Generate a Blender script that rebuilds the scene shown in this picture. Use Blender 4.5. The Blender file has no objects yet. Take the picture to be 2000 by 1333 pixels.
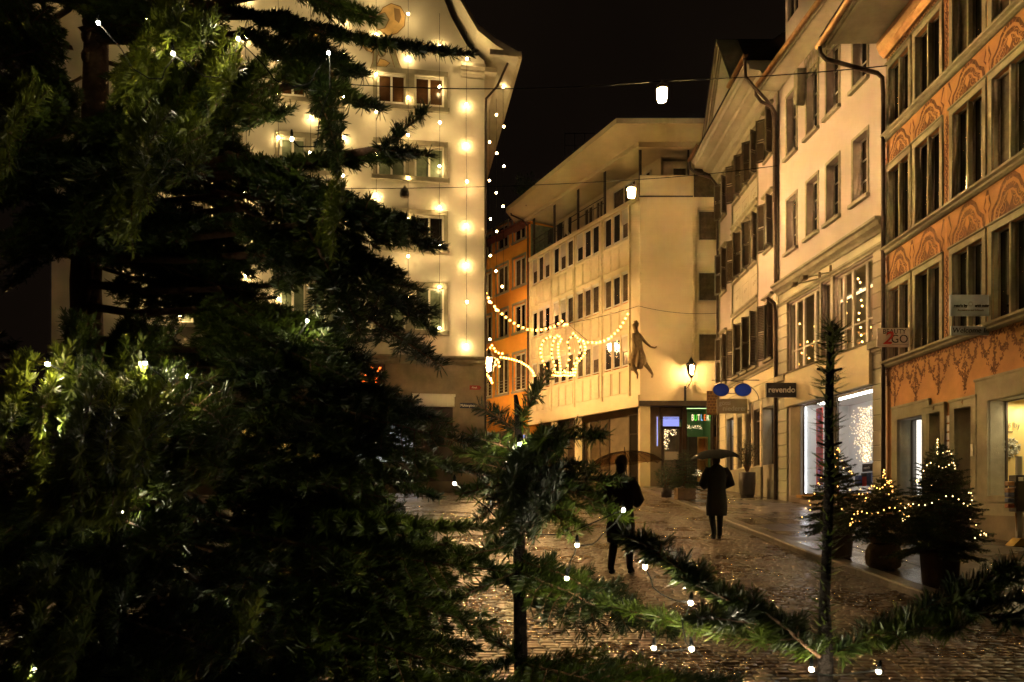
import bpy, math, random
import numpy as np
from mathutils import Vector, Matrix, Euler

S = bpy.context.scene
C = S.collection
rnd = random.Random(7)
R = math.radians

# ------------------------------------------------------------------ camera
EYE = 1.87
cam_d = bpy.data.cameras.new("camera")
cam = bpy.data.objects.new("camera", cam_d)
C.objects.link(cam)
cam.location = (0, 0, EYE)
cam.rotation_euler = (R(90), 0, 0)
cam_d.sensor_width = 36
cam_d.lens = 27.0
cam_d.shift_y = 303.5 / 2000
cam_d.clip_start = 0.02
cam_d.clip_end = 1500
cam_d.dof.use_dof = True
cam_d.dof.focus_distance = 9.0
cam_d.dof.aperture_fstop = 12.0
S.camera = cam

# ------------------------------------------------------------------ night sky
w = bpy.data.worlds.new("World")
S.world = w
w.use_nodes = True
wn = w.node_tree
bg = wn.nodes["Background"]
bg.inputs[0].default_value = (0.0040, 0.0024, 0.0014, 1)
bg.inputs[1].default_value = 1.0
_tc = wn.nodes.new("ShaderNodeTexCoord"); _nz = wn.nodes.new("ShaderNodeTexNoise"); _nz.inputs["Scale"].default_value = 2.2; _nz.inputs["Detail"].default_value = 5
_cr = wn.nodes.new("ShaderNodeValToRGB"); _cr.color_ramp.elements[0].position = .35; _cr.color_ramp.elements[1].position = .75
_cr.color_ramp.elements[0].color = (0.0022, 0.0014, 0.0009, 1); _cr.color_ramp.elements[1].color = (0.0062, 0.0038, 0.0022, 1)
wn.links.new(_tc.outputs["Generated"], _nz.inputs["Vector"]); wn.links.new(_nz.outputs[0], _cr.inputs[0]); wn.links.new(_cr.outputs[0], bg.inputs[0])

S.view_settings.view_transform = 'Standard'
S.view_settings.look = 'None'
S.view_settings.exposure = 0.15
S.view_settings.gamma = 1.0
S.cycles.use_denoising = True
S.cycles.max_bounces = 5
S.cycles.diffuse_bounces = 3
S.cycles.glossy_bounces = 3
S.cycles.transparent_max_bounces = 12
S.cycles.sample_clamp_indirect = 3.0
S.cycles.sample_clamp_direct = 0.0
S.cycles.caustics_reflective = False
S.cycles.caustics_refractive = False
S.cycles.use_light_tree = True

STREET = (1.0, 0.57, 0.21)
FACADE = (1.0, 0.68, 0.28)
GARL = (1.0, 0.50, 0.13)
LED = (1.0, 0.84, 0.58)

# ------------------------------------------------------------------ materials
def new_mat(name):
    m = bpy.data.materials.new(name)
    m.use_nodes = True
    nt = m.node_tree
    return m, nt, nt.nodes["Principled BSDF"]

def mat(name, col, rough=0.7, metal=0.0, var=0.0, scale=3.0, bump=0.0, bscale=40.0, spec=0.5, coat=0.0, rvar=None):
    m, nt, b = new_mat(name)
    b.inputs["Base Color"].default_value = (*col, 1)
    b.inputs["Roughness"].default_value = rough
    b.inputs["Metallic"].default_value = metal
    b.inputs["Specular IOR Level"].default_value = spec
    b.inputs["Coat Weight"].default_value = coat
    tc = nt.nodes.new("ShaderNodeTexCoord")
    if var > 0:
        n = nt.nodes.new("ShaderNodeTexNoise"); n.inputs["Scale"].default_value = scale
        n.inputs["Detail"].default_value = 8; n.inputs["Roughness"].default_value = 0.65
        nt.links.new(tc.outputs["Object"], n.inputs["Vector"])
        r = nt.nodes.new("ShaderNodeValToRGB")
        r.color_ramp.elements[0].position = 0.3; r.color_ramp.elements[1].position = 0.7
        r.color_ramp.elements[0].color = (*[c * (1 - var) for c in col], 1)
        r.color_ramp.elements[1].color = (*[min(1, c * (1 + var * 0.6)) for c in col], 1)
        nt.links.new(n.outputs[0], r.inputs[0]); nt.links.new(r.outputs[0], b.inputs["Base Color"])
    if rvar:
        n4 = nt.nodes.new("ShaderNodeTexNoise"); n4.inputs["Scale"].default_value = 0.9; n4.inputs["Detail"].default_value = 6
        nt.links.new(tc.outputs["Object"], n4.inputs["Vector"])
        mr = nt.nodes.new("ShaderNodeMapRange"); mr.inputs[1].default_value = .35; mr.inputs[2].default_value = .65
        mr.inputs[3].default_value = rvar[0]; mr.inputs[4].default_value = rvar[1]
        nt.links.new(n4.outputs[0], mr.inputs[0]); nt.links.new(mr.outputs[0], b.inputs["Roughness"])
    if bump > 0:
        n2 = nt.nodes.new("ShaderNodeTexNoise"); n2.inputs["Scale"].default_value = bscale
        n2.inputs["Detail"].default_value = 6
        nt.links.new(tc.outputs["Object"], n2.inputs["Vector"])
        bp = nt.nodes.new("ShaderNodeBump"); bp.inputs["Strength"].default_value = bump
        bp.inputs["Distance"].default_value = 0.02
        nt.links.new(n2.outputs[0], bp.inputs["Height"]); nt.links.new(bp.outputs[0], b.inputs["Normal"])
    return m

def emit(name, col, strength, sample=True):
    m = bpy.data.materials.new(name); m.use_nodes = True
    nt = m.node_tree; nt.nodes.clear()
    e = nt.nodes.new("ShaderNodeEmission"); o = nt.nodes.new("ShaderNodeOutputMaterial")
    e.inputs[0].default_value = (*col, 1); e.inputs[1].default_value = strength
    nt.links.new(e.outputs[0], o.inputs[0])
    m.cycles.emission_sampling = 'FRONT' if sample else 'NONE'
    return m

def glass(name, tint=(1, 1, 1), refl=0.10, rough=0.02):
    m = bpy.data.materials.new(name); m.use_nodes = True
    nt = m.node_tree; nt.nodes.clear()
    t = nt.nodes.new("ShaderNodeBsdfTransparent"); t.inputs[0].default_value = (*tint, 1)
    g = nt.nodes.new("ShaderNodeBsdfGlossy"); g.inputs["Roughness"].default_value = rough
    lw = nt.nodes.new("ShaderNodeFresnel"); lw.inputs[0].default_value = 1.45
    mx = nt.nodes.new("ShaderNodeMixShader"); o = nt.nodes.new("ShaderNodeOutputMaterial")
    nt.links.new(lw.outputs[0], mx.inputs[0]); nt.links.new(t.outputs[0], mx.inputs[1])
    nt.links.new(g.outputs[0], mx.inputs[2]); nt.links.new(mx.outputs[0], o.inputs[0])
    return m

def smoky_film():
    m = bpy.data.materials.new("smoky_film"); m.use_nodes = True
    nt = m.node_tree; nt.nodes.clear()
    t = nt.nodes.new("ShaderNodeBsdfTransparent"); t.inputs[0].default_value = (.80, .68, .56, 1)
    g = nt.nodes.new("ShaderNodeBsdfDiffuse"); g.inputs[0].default_value = (.10, .07, .05, 1)
    mx = nt.nodes.new("ShaderNodeMixShader"); o = nt.nodes.new("ShaderNodeOutputMaterial"); mx.inputs[0].default_value = .3
    nt.links.new(t.outputs[0], mx.inputs[1]); nt.links.new(g.outputs[0], mx.inputs[2]); nt.links.new(mx.outputs[0], o.inputs[0])
    return m

def cobble_mat(name, col, sx, sy, rough, wet):
    m, nt, b = new_mat(name)
    L = nt.links.new
    g = nt.nodes.new("ShaderNodeNewGeometry")
    # warp so rows are not perfectly straight
    nz = nt.nodes.new("ShaderNodeTexNoise"); nz.inputs["Scale"].default_value = 1.6; nz.inputs["Detail"].default_value = 3
    L(g.outputs["Position"], nz.inputs["Vector"])
    vs = nt.nodes.new("ShaderNodeVectorMath"); vs.operation = 'SCALE'; vs.inputs["Scale"].default_value = 0.16
    L(nz.outputs["Color"], vs.inputs[0])
    va = nt.nodes.new("ShaderNodeVectorMath"); va.operation = 'ADD'
    L(g.outputs["Position"], va.inputs[0]); L(vs.outputs[0], va.inputs[1])
    br = nt.nodes.new("ShaderNodeTexBrick")
    br.inputs["Scale"].default_value = 1.0
    br.inputs["Brick Width"].default_value = sx; br.inputs["Row Height"].default_value = sy
    br.inputs["Mortar Size"].default_value = 0.010; br.inputs["Mortar Smooth"].default_value = 0.9
    br.inputs["Color1"].default_value = (*[c * 0.7 for c in col], 1)
    br.inputs["Color2"].default_value = (*[c * 1.25 for c in col], 1)
    br.inputs["Mortar"].default_value = (*[c * 0.3 for c in col], 1)
    L(va.outputs[0], br.inputs["Vector"])
    L(br.outputs["Color"], b.inputs["Base Color"])
    n1 = nt.nodes.new("ShaderNodeTexNoise"); n1.inputs["Scale"].default_value = 14; n1.inputs["Detail"].default_value = 5
    n2 = nt.nodes.new("ShaderNodeTexNoise"); n2.inputs["Scale"].default_value = 70; n2.inputs["Detail"].default_value = 3
    n3 = nt.nodes.new("ShaderNodeTexNoise"); n3.inputs["Scale"].default_value = 0.5; n3.inputs["Detail"].default_value = 4
    for n in (n1, n2, n3): L(g.outputs["Position"], n.inputs["Vector"])
    m1 = nt.nodes.new("ShaderNodeMath"); m1.operation = 'MULTIPLY_ADD'
    L(n1.outputs[0], m1.inputs[0]); m1.inputs[1].default_value = 1.3
    inv = nt.nodes.new("ShaderNodeMath"); inv.operation = 'MULTIPLY'; inv.inputs[1].default_value = -1.0
    L(br.outputs["Fac"], inv.inputs[0]); L(inv.outputs[0], m1.inputs[2])
    m2 = nt.nodes.new("ShaderNodeMath"); m2.operation = 'MULTIPLY_ADD'
    L(n2.outputs[0], m2.inputs[0]); m2.inputs[1].default_value = 0.35; L(m1.outputs[0], m2.inputs[2])
    bp = nt.nodes.new("ShaderNodeBump"); bp.inputs["Strength"].default_value = 0.75; bp.inputs["Distance"].default_value = 0.012
    L(m2.outputs[0], bp.inputs["Height"]); L(bp.outputs[0], b.inputs["Normal"])
    rr = nt.nodes.new("ShaderNodeMapRange"); rr.inputs[1].default_value = 0.35; rr.inputs[2].default_value = 0.65
    rr.inputs[3].default_value = wet; rr.inputs[4].default_value = rough
    L(n3.outputs[0], rr.inputs[0]); L(rr.outputs[0], b.inputs["Roughness"])
    b.inputs["Specular IOR Level"].default_value = 0.7
    b.inputs["Coat Weight"].default_value = 0.35; b.inputs["Coat Roughness"].default_value = 0.10
    L(bp.outputs[0], b.inputs["Coat Normal"])
    return m

M = dict(
    cobble=mat("wet_cobbles", (0.16, 0.108, 0.060), 0.25, coat=.35, var=0.55, scale=3, bump=0.13, bscale=22, spec=1.0, rvar=(.20,.42)),
    bed=mat("wet_joint_grit", (0.03, 0.025, 0.02), 0.45, var=0.3, scale=4, bump=0.3, bscale=80),
    pave=mat("wet_asphalt", (0.17, 0.145, 0.115), 0.28, rvar=(.12,.42), var=0.35, scale=1.2, bump=0.12, bscale=60, spec=0.6),
    kerb=mat("granite_kerb", (0.26, 0.22, 0.18), 0.3, var=0.3, scale=8, bump=0.3, bscale=50, spec=0.6),
    fresco=mat("ochre_plaster", (0.54, 0.265, 0.098), 0.85, var=0.28, scale=1.3, bump=0.15),
    fresco_ink=mat("brown_fresco_paint", (0.19, 0.08, 0.032), 0.9, var=0.7, scale=14),
    fresco_pale=mat("pale_fresco_paint", (0.60, 0.30, 0.11), 0.9, var=0.2, scale=6),
    stone=mat("grey_sandstone", (0.33, 0.30, 0.21), 0.8, var=0.25, scale=2.5, bump=0.2),
    stone_dark=mat("brown_sandstone", (0.25, 0.20, 0.13), 0.8, var=0.3, scale=1.5, bump=0.2),
    white=mat("white_plaster", (0.54, 0.46, 0.43), 0.85, var=0.09, scale=0.8, bump=0.12),
    grayplaster=mat("grey_plaster", (0.50, 0.46, 0.36), 0.85, var=0.15, scale=1.2, bump=0.12),
    cream=mat("cream_plaster", (0.80, 0.70, 0.48), 0.8, var=0.07, scale=1.1, bump=0.1),
    creamp=mat("cream_panel", (0.80, 0.70, 0.46), 0.7, var=0.08, scale=2),
    gable=mat("ivory_plaster", (0.72, 0.68, 0.56), 0.85, var=0.10, scale=0.7, bump=0.12),
    ginger=mat("orange_plaster", (0.85, 0.36, 0.04), 0.85, var=0.12, scale=0.8, bump=0.1),
    frame=mat("painted_window_frame", (0.62, 0.56, 0.42), 0.5, var=0.1),
    frame_w=mat("white_window_frame", (0.78, 0.75, 0.66), 0.45),
    frame_d=mat("bronze_frame", (0.07, 0.055, 0.04), 0.4, metal=0.3),
    pane=mat("dark_pane", (0.018, 0.015, 0.011), 0.10, var=0.3, scale=1.0, spec=0.6),
    pane_curtain=mat("curtained_pane", (0.10, 0.075, 0.045), 0.25, var=0.4, scale=4, spec=0.6),
    pane_green=mat("green_curtain", (0.16, 0.20, 0.13), 0.3, var=0.4, scale=5, spec=0.6),
    pane_red=mat("reddish_blind_pane", (0.075, 0.036, 0.014), 0.25, var=0.3, scale=2, spec=0.6),
    glass=glass("clear_glass"),
    smoky=None,
    roof=mat("dark_roof_tiles", (0.055, 0.035, 0.025), 0.7, var=0.4, scale=6, bump=0.6, bscale=12),
    roofred=mat("red_roof_tiles", (0.20, 0.06, 0.03), 0.7, var=0.4, scale=6, bump=0.6, bscale=12),
    soffit=mat("soffit_boards", (0.55, 0.50, 0.40), 0.7, var=0.15, scale=3, bump=0.15),
    soffit_d=mat("grey_soffit", (0.30, 0.27, 0.20), 0.75, var=0.25, scale=2, bump=0.15),
    copper=mat("copper_gutter", (0.42, 0.24, 0.11), 0.38, metal=0.7, var=0.3, scale=5),
    pipe=mat("dark_downpipe", (0.07, 0.045, 0.03), 0.35, metal=0.4, var=0.3, scale=6),
    shutter=mat("brown_green_shutter", (0.085, 0.060, 0.030), 0.3, var=0.25, scale=5, spec=.8),
    black=mat("black_metal", (0.012, 0.011, 0.010), 0.4, metal=0.3),
    signblack=mat("sign_black", (0.022, 0.018, 0.015), 0.5),
    letter=mat("white_lettering", (0.85, 0.82, 0.75), 0.5),
    ink=mat("black_lettering", (0.03, 0.028, 0.025), 0.6),
    red=mat("red_lettering", (0.55, 0.035, 0.02), 0.5),
    signbeige=mat("beige_sign", (0.50, 0.40, 0.26), 0.5),
    signwood=mat("brown_sign", (0.20, 0.10, 0.03), 0.6, var=0.3, scale=8),
    signwhite=mat("white_sign", (0.85, 0.80, 0.76), 0.5),
    signblue=mat("blue_grey_sign", (0.50, 0.62, 0.70), 0.5),
    blue=mat("cobalt_enamel", (0.006, 0.06, 0.95), 0.45, spec=0.3),
    gold=mat("gilt_rim", (0.6, 0.38, 0.12), 0.3, metal=0.8),
    bronze=mat("weathered_bronze", (0.30, 0.22, 0.11), 0.5, metal=0.35, var=0.35, scale=9, bump=0.3, bscale=25),
    coat=mat("black_coat", (0.010, 0.009, 0.008), 0.8),
    coat_brown=mat("dark_brown_coat", (0.030, 0.016, 0.012), 0.85),
    skin=mat("skin", (0.35, 0.2, 0.13), 0.6),
    hair=mat("dark_hair", (0.02, 0.014, 0.01), 0.6),
    bark_dark=mat("wet_backlit_bark", (0.013, 0.009, 0.006), 0.75, spec=.25, var=0.5, scale=30, bump=0.8, bscale=80),  # wet bark, with the backlit shade of the slim trunks put into its near-black
    bark=mat("fir_bark", (0.16, 0.085, 0.040), 0.75, var=0.5, scale=25, bump=0.6, bscale=60),
    terra=mat("dark_clay_pot", (0.09, 0.06, 0.04), 0.6, var=0.3, scale=8),
    hessian=mat("hessian_wrap", (0.30, 0.21, 0.12), 0.95, var=0.4, scale=12, bump=0.7, bscale=30),
    planter=mat("dark_fibre_planter", (0.06, 0.05, 0.04), 0.45, var=0.2),
    crate=mat("wooden_crate", (0.30, 0.19, 0.09), 0.7, var=0.3, scale=6),
    shopwhite=mat("shop_white", (0.78, 0.78, 0.76), 0.6),
    shopyellow=mat("shop_yellow", (0.85, 0.66, 0.26), 0.7),
    shopgreen=mat("shop_green", (0.16, 0.34, 0.12), 0.7),
    shopgrey=mat("shop_grey", (0.30, 0.28, 0.26), 0.7),
    banner=mat("red_banner", (0.75, 0.06, 0.03), 0.6),
    pink=mat("pink_print", (0.7, 0.25, 0.75), 0.6),
    wood=mat("honey_wood", (0.60, 0.32, 0.08), 0.5, var=0.25, scale=8),
    umber=mat("dark_wood", (0.06, 0.035, 0.02), 0.5, var=0.3, scale=6),
    cable=mat("cable", (0.008, 0.009, 0.007), 0.9, spec=.2),
    fixture=mat("grey_lamp_housing", (0.42, 0.40, 0.34), 0.5),
    paint_a=mat("mural_grey_green", (0.34, 0.33, 0.22), 0.9, var=0.2, scale=4),
    paint_b=mat("mural_ochre", (0.74, 0.50, 0.20), 0.9, var=0.2, scale=4),
    paint_c=mat("mural_line", (0.26, 0.16, 0.07), 0.9),
    gum=mat("red_brown_print", (0.45, 0.14, 0.08), 0.6),
    amber=mat("amber_print", (0.6, 0.38, 0.2), 0.4),
    bluecan=mat("blue_print", (0.12, 0.16, 0.35), 0.4),
    yellowmetal=mat("yellow_metal", (0.55, 0.33, 0.04), 0.5),
    leaf=mat("olive_leaf", (0.07, 0.09, 0.04), 0.5, var=0.4, scale=10),
    wreath=mat("wreath_white", (0.6, 0.58, 0.45), 0.8, var=0.5, scale=40),
    e_lamp=emit("street_lamp_glow", STREET, 1050),
    e_lantern=emit("lantern_glow", STREET, 150), e_lantern2=emit("corner_lantern_glow", STREET, 1900),
    e_facade=emit("facade_bulb", FACADE, 150),
    e_garl=emit("garland_bulb", (1.0,.40,.08), 10),
    e_led=emit("led_bulb", LED, 850),
    e_small=emit("small_bulb", (1.0, 0.46, 0.09), 8),
    e_smallw=emit("small_bulb_pale", (1.0, 0.66, 0.25), 6),
    e_far=emit("window_bulb", (1.0, 0.55, 0.15), 12, True),
    e_shop=emit("shop_light", (1.0, 0.95, 0.86), 15),
    e_tube=emit("shop_tube", (0.92, 0.95, 1.0), 7),
    e_warm=emit("shop_warm_light", (1.0, 0.80, 0.45), 16),
    e_blue=emit("blue_screen", (0.38, 0.42, 1.0), 0.85),
    e_neon=emit("orange_neon", (1.0, 0.14, 0.02), 5.0),
    n_yel=emit("neon_yellow", (1.0, 0.85, 0.45), 1.6), n_grn=emit("neon_green", (0.15, 1.0, 0.05), 1.3),
    n_blu=emit("neon_blue", (0.3, 0.6, 1.0), 1.3), n_red=emit("neon_red", (1.0, 0.18, 0.03), 1.3),
)
M['smoky'] = smoky_film()
M['e_lamp_b'] = emit('unseen_near_lamp_glow', STREET, 800); M['e_lamp_c'] = emit('unseen_square_lamp_glow', STREET, 560); M['e_lamp_d'] = emit('added_lane_glow', STREET, 2200); M["e_lamp_e"] = emit("corner_lamp_glow", STREET, 1750)
M['e_star'] = emit("curtain_light_speck", (1.0, 0.72, 0.36), 5, False)

def needle_mat(name, base, tip):
    m, nt, b = new_mat(name)
    L = nt.links.new
    oi = nt.nodes.new("ShaderNodeObjectInfo")
    tc = nt.nodes.new("ShaderNodeTexCoord")
    n = nt.nodes.new("ShaderNodeTexNoise"); n.inputs["Scale"].default_value = 9
    L(tc.outputs["Object"], n.inputs["Vector"])
    a = nt.nodes.new("ShaderNodeMath"); a.operation = 'MULTIPLY_ADD'; a.inputs[1].default_value = 0.45
    L(oi.outputs["Random"], a.inputs[0]); L(n.outputs[0], a.inputs[2])
    r = nt.nodes.new("ShaderNodeValToRGB")
    r.color_ramp.elements[0].position = 0.52; r.color_ramp.elements[1].position = 0.98
    r.color_ramp.elements[0].color = (*base, 1); r.color_ramp.elements[1].color = (*tip, 1)
    L(a.outputs[0], r.inputs[0]); L(r.outputs[0], b.inputs["Base Color"])
    b.inputs["Roughness"].default_value = 0.42
    b.inputs["Specular IOR Level"].default_value = 0.5
    return m
M['needle'] = needle_mat("fir_needles", (0.012, 0.026, 0.004), (0.078, 0.120, 0.008))
M['needle_dark'] = needle_mat("dark_fir_needles", (0.030, 0.058, 0.020), (0.085, 0.120, 0.035))

# ------------------------------------------------------------------ mesh building
class MB:
    def __init__(s): s.v = []; s.f = []; s.mi = []; s.sm = []
    def add(s, vs, fs, mi=0, smooth=False):
        o = len(s.v); s.v.extend([tuple(v) for v in vs])
        for f in fs:
            s.f.append([i + o for i in f]); s.mi.append(mi); s.sm.append(smooth)
        return s
    def box(s, x0, x1, y0, y1, z0, z1, mi=0):
        if x0 > x1: x0, x1 = x1, x0
        if y0 > y1: y0, y1 = y1, y0
        if z0 > z1: z0, z1 = z1, z0
        vs = [(x0,y0,z0),(x1,y0,z0),(x1,y1,z0),(x0,y1,z0),(x0,y0,z1),(x1,y0,z1),(x1,y1,z1),(x0,y1,z1)]
        return s.add(vs, [(0,3,2,1),(4,5,6,7),(0,1,5,4),(1,2,6,5),(2,3,7,6),(3,0,4,7)], mi)
    def tube(s, pts, r, n=8, mi=0, cap=True, smooth=True):
        pts = [Vector(p) for p in pts]
        rs = r if isinstance(r, (list, tuple)) else [r] * len(pts)
        vs = []; prev = None
        for i, p in enumerate(pts):
            a = pts[max(i-1, 0)]; b = pts[min(i+1, len(pts)-1)]
            t = (b - a)
            t = t.normalized() if t.length > 1e-9 else Vector((0,0,1))
            if prev is None:
                up = Vector((0,0,1)) if abs(t.z) < 0.9 else Vector((1,0,0))
                x = t.cross(up).normalized()
            else:
                x = (prev - t * prev.dot(t))
                x = x.normalized() if x.length > 1e-6 else t.orthogonal().normalized()
            prev = x; y = t.cross(x)
            for k in range(n):
                a_ = 2*math.pi*k/n
                vs.append(p + (x*math.cos(a_) + y*math.sin(a_)) * rs[i])
        fs = []
        for i in range(len(pts)-1):
            for k in range(n):
                fs.append((i*n+k, i*n+(k+1)%n, (i+1)*n+(k+1)%n, (i+1)*n+k))
        s.add(vs, fs, mi, smooth)
        if cap:
            s.add(vs[:n], [tuple(range(n))[::-1]], mi); s.add(vs[-n:], [tuple(range(n))], mi)
        return s
    def lathe(s, prof, c=(0,0,0), n=20, mi=0, smooth=True):
        vs = []
        for r, z in prof:
            for k in range(n):
                a = 2*math.pi*k/n
                vs.append((c[0]+r*math.cos(a), c[1]+r*math.sin(a), c[2]+z))
        fs = [(i*n+k, i*n+(k+1)%n, (i+1)*n+(k+1)%n, (i+1)*n+k) for i in range(len(prof)-1) for k in range(n)]
        return s.add(vs, fs, mi, smooth)
    def prism(s, poly, y0, y1, mi=0):        # poly in (x,z), extruded along y
        n = len(poly)
        vs = [(x, y0, z) for x, z in poly] + [(x, y1, z) for x, z in poly]
        fs = [tuple(range(n)), tuple(range(2*n-1, n-1, -1))] + [(i, i+n, (i+1)%n+n, (i+1)%n) for i in range(n)]
        return s.add(vs, fs, mi)
    def sweep(s, prof, x0, x1, mi=0):        # prof in (y,z), extruded along x
        n = len(prof)
        vs = [(x0, y, z) for y, z in prof] + [(x1, y, z) for y, z in prof]
        fs = [tuple(range(n)), tuple(range(2*n-1, n-1, -1))] + [(i, i+n, (i+1)%n+n, (i+1)%n) for i in range(n)]
        return s.add(vs, fs, mi)
    def ribbon(s, pts, wd, y=-0.006, mi=0):   # flat strip on a facade plane, pts (x,z)
        pts = [Vector((p[0], p[1])) for p in pts]
        ws = wd if isinstance(wd, (list, tuple)) else [wd]*len(pts)
        vs = []
        for i, p in enumerate(pts):
            t = pts[min(i+1, len(pts)-1)] - pts[max(i-1, 0)]
            if t.length < 1e-9: t = Vector((1, 0))
            t.normalize(); n = Vector((-t.y, t.x)) * ws[i] / 2
            vs += [(p.x-n.x, y, p.y-n.y), (p.x+n.x, y, p.y+n.y)]
        return s.add(vs, [(2*i, 2*i+2, 2*i+3, 2*i+1) for i in range(len(pts)-1)], mi)
    def poly(s, pts, y=-0.005, mi=0):
        return s.add([(p[0], y, p[1]) for p in pts], [tuple(range(len(pts)))], mi)
    def sphere(s, c, r, n=10, mi=0, sq=(1,1,1)):
        m = max(4, n//2)
        vs = [(c[0], c[1], c[2]-r*sq[2])]
        for i in range(1, m):
            ph = -math.pi/2 + math.pi*i/m
            for k in range(n):
                a = 2*math.pi*k/n
                vs.append((c[0]+r*sq[0]*math.cos(ph)*math.cos(a), c[1]+r*sq[1]*math.cos(ph)*math.sin(a), c[2]+r*sq[2]*math.sin(ph)))
        vs.append((c[0], c[1], c[2]+r*sq[2]))
        fs = [(0, 1+(k+1)%n, 1+k) for k in range(n)]
        for i in range(m-2):
            for k in range(n):
                fs.append((1+i*n+k, 1+i*n+(k+1)%n, 1+(i+1)*n+(k+1)%n, 1+(i+1)*n+k))
        l = len(vs)-1; o = 1+(m-2)*n
        fs += [(o+k, o+(k+1)%n, l) for k in range(n)]
        return s.add(vs, fs, mi, True)
    def mesh(s, name, mats):
        me = bpy.data.meshes.new(name)
        me.from_pydata(s.v, [], s.f)
        for m in (mats if isinstance(mats, (list, tuple)) else [mats]): me.materials.append(m)
        me.polygons.foreach_set("material_index", s.mi)
        me.polygons.foreach_set("use_smooth", s.sm)
        me.update()
        return me
    def build(s, name, mats, parent=None, loc=None):
        o = bpy.data.objects.new(name, s.mesh(name, mats))
        C.objects.link(o)
        if parent is not None: o.parent = parent
        if loc is not None: o.location = loc
        return o

def link(name, me, parent=None, mw=None):
    o = bpy.data.objects.new(name, me); C.objects.link(o)
    if parent is not None: o.parent = parent
    if mw is not None: o.matrix_local = mw
    return o
def tag(o, label, cat, group=None):
    o["label"] = label; o["category"] = cat
    if group: o["group"] = group
    return o
def thing(name, label, cat, loc=(0,0,0), rz=0, group=None):
    o = bpy.data.objects.new(name, None); C.objects.link(o)
    o.location = loc; o.rotation_euler = (0, 0, rz); o.empty_display_size = 0.2
    return tag(o, label, cat, group)
def struct(name, mb, m):
    o = mb.build(name, m); o["kind"] = "structure"; return o
def bevel(o, wd=0.01, seg=2):
    b = o.modifiers.new("bevel", 'BEVEL'); b.width = wd; b.segments = seg; b.limit_method = 'ANGLE'
    return o
def text_mesh(txt, size, ext=0.004, mat_=None, spacing=1.0, shear=0.0, sx=1.0, bold=0.0):
    cu = bpy.data.curves.new("lettering", 'FONT')
    cu.body = txt; cu.size = size; cu.extrude = ext; cu.align_x = 'CENTER'; cu.align_y = 'CENTER'
    cu.space_character = spacing; cu.shear = shear; cu.resolution_u = 4; cu.offset = bold
    o = bpy.data.objects.new("lettering", cu); C.objects.link(o)
    bpy.context.view_layer.update()
    me = bpy.data.meshes.new_from_object(o.evaluated_get(bpy.context.evaluated_depsgraph_get()))
    bpy.data.objects.remove(o)
    me.materials.clear()
    if mat_: me.materials.append(mat_)
    if sx != 1.0: me.transform(Matrix.Diagonal((sx, 1, 1, 1)))
    return me
UPR = Matrix.Rotation(R(90), 4, 'X')   # text lying in XY -> standing in XZ, readable from -y
def text(txt, size, parent, loc, m, name="lettering", rot=None, **k):
    me = text_mesh(txt, size, mat_=m, **k)
    return link(name, me, parent, Matrix.Translation(loc) @ (rot if rot is not None else Matrix.Identity(4)) @ UPR)

def P(px, py, Z):
    """world point seen at photo pixel px,py standing Z metres ahead"""
    return Vector(((px-1000)*Z/1500, Z, EYE + (970-py)*Z/1500))

class Fac:
    """a vertical facade: local x runs to the viewer's right, local y runs into the building"""
    def __init__(s, O, T):
        s.O = Vector(O); d = Vector(T) - s.O; s.L = d.length; s.D = d.normalized()
        s.rz = math.atan2(s.D.y, s.D.x)
    def u(s, px):
        k = (px-1000)/1500
        return (k*s.O.y - s.O.x) / (s.D.x - k*s.D.y)
    def z(s, px, py):
        return EYE + (970-py)*(s.O.y + s.u(px)*s.D.y)/1500
    def ud(s, px, d):
        k = (px-1000)/1500; ox = s.O.x - s.D.y*d; oy = s.O.y + s.D.x*d
        return (k*oy - ox) / (s.D.x - k*s.D.y)
    def zd(s, px, py, d):
        return EYE + (970-py)*(s.O.y + s.ud(px, d)*s.D.y + s.D.x*d)/1500
    def root(s, name, label, cat="house", group=None):
        return thing(name, label, cat, (s.O.x, s.O.y, 0), s.rz, group)

def wall(mb, u0, u1, z0, z1, holes, depth=0.25, y=0.0, mi=0):
    """a facade sheet with reveals round every opening (holes: u0,u1,z0,z1[,depth])"""
    us = sorted({u0, u1, *[min(max(h[0], u0), u1) for h in holes], *[min(max(h[1], u0), u1) for h in holes]})
    zs = sorted({z0, z1, *[min(max(h[2], z0), z1) for h in holes], *[min(max(h[3], z0), z1) for h in holes]})
    for a, b in zip(us, us[1:]):
        for c, d in zip(zs, zs[1:]):
            um, zm = (a+b)/2, (c+d)/2
            if any(h[0] < um < h[1] and h[2] < zm < h[3] for h in holes): continue
            mb.add([(a,y,c),(b,y,c),(b,y,d),(a,y,d)], [(0,1,2,3)], mi)
    for h in holes:
        a, b, c, d = h[:4]; e = y + (h[4] if len(h) > 4 else depth)
        mb.add([(a,y,c),(a,e,c),(a,e,d),(a,y,d)], [(0,1,2,3)], mi)
        mb.add([(b,y,c),(b,e,c),(b,e,d),(b,y,d)], [(3,2,1,0)], mi)
        mb.add([(a,y,c),(b,y,c),(b,e,c),(a,e,c)], [(0,1,2,3)], mi)
        mb.add([(a,y,d),(b,y,d),(b,e,d),(a,e,d)], [(3,2,1,0)], mi)

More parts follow.
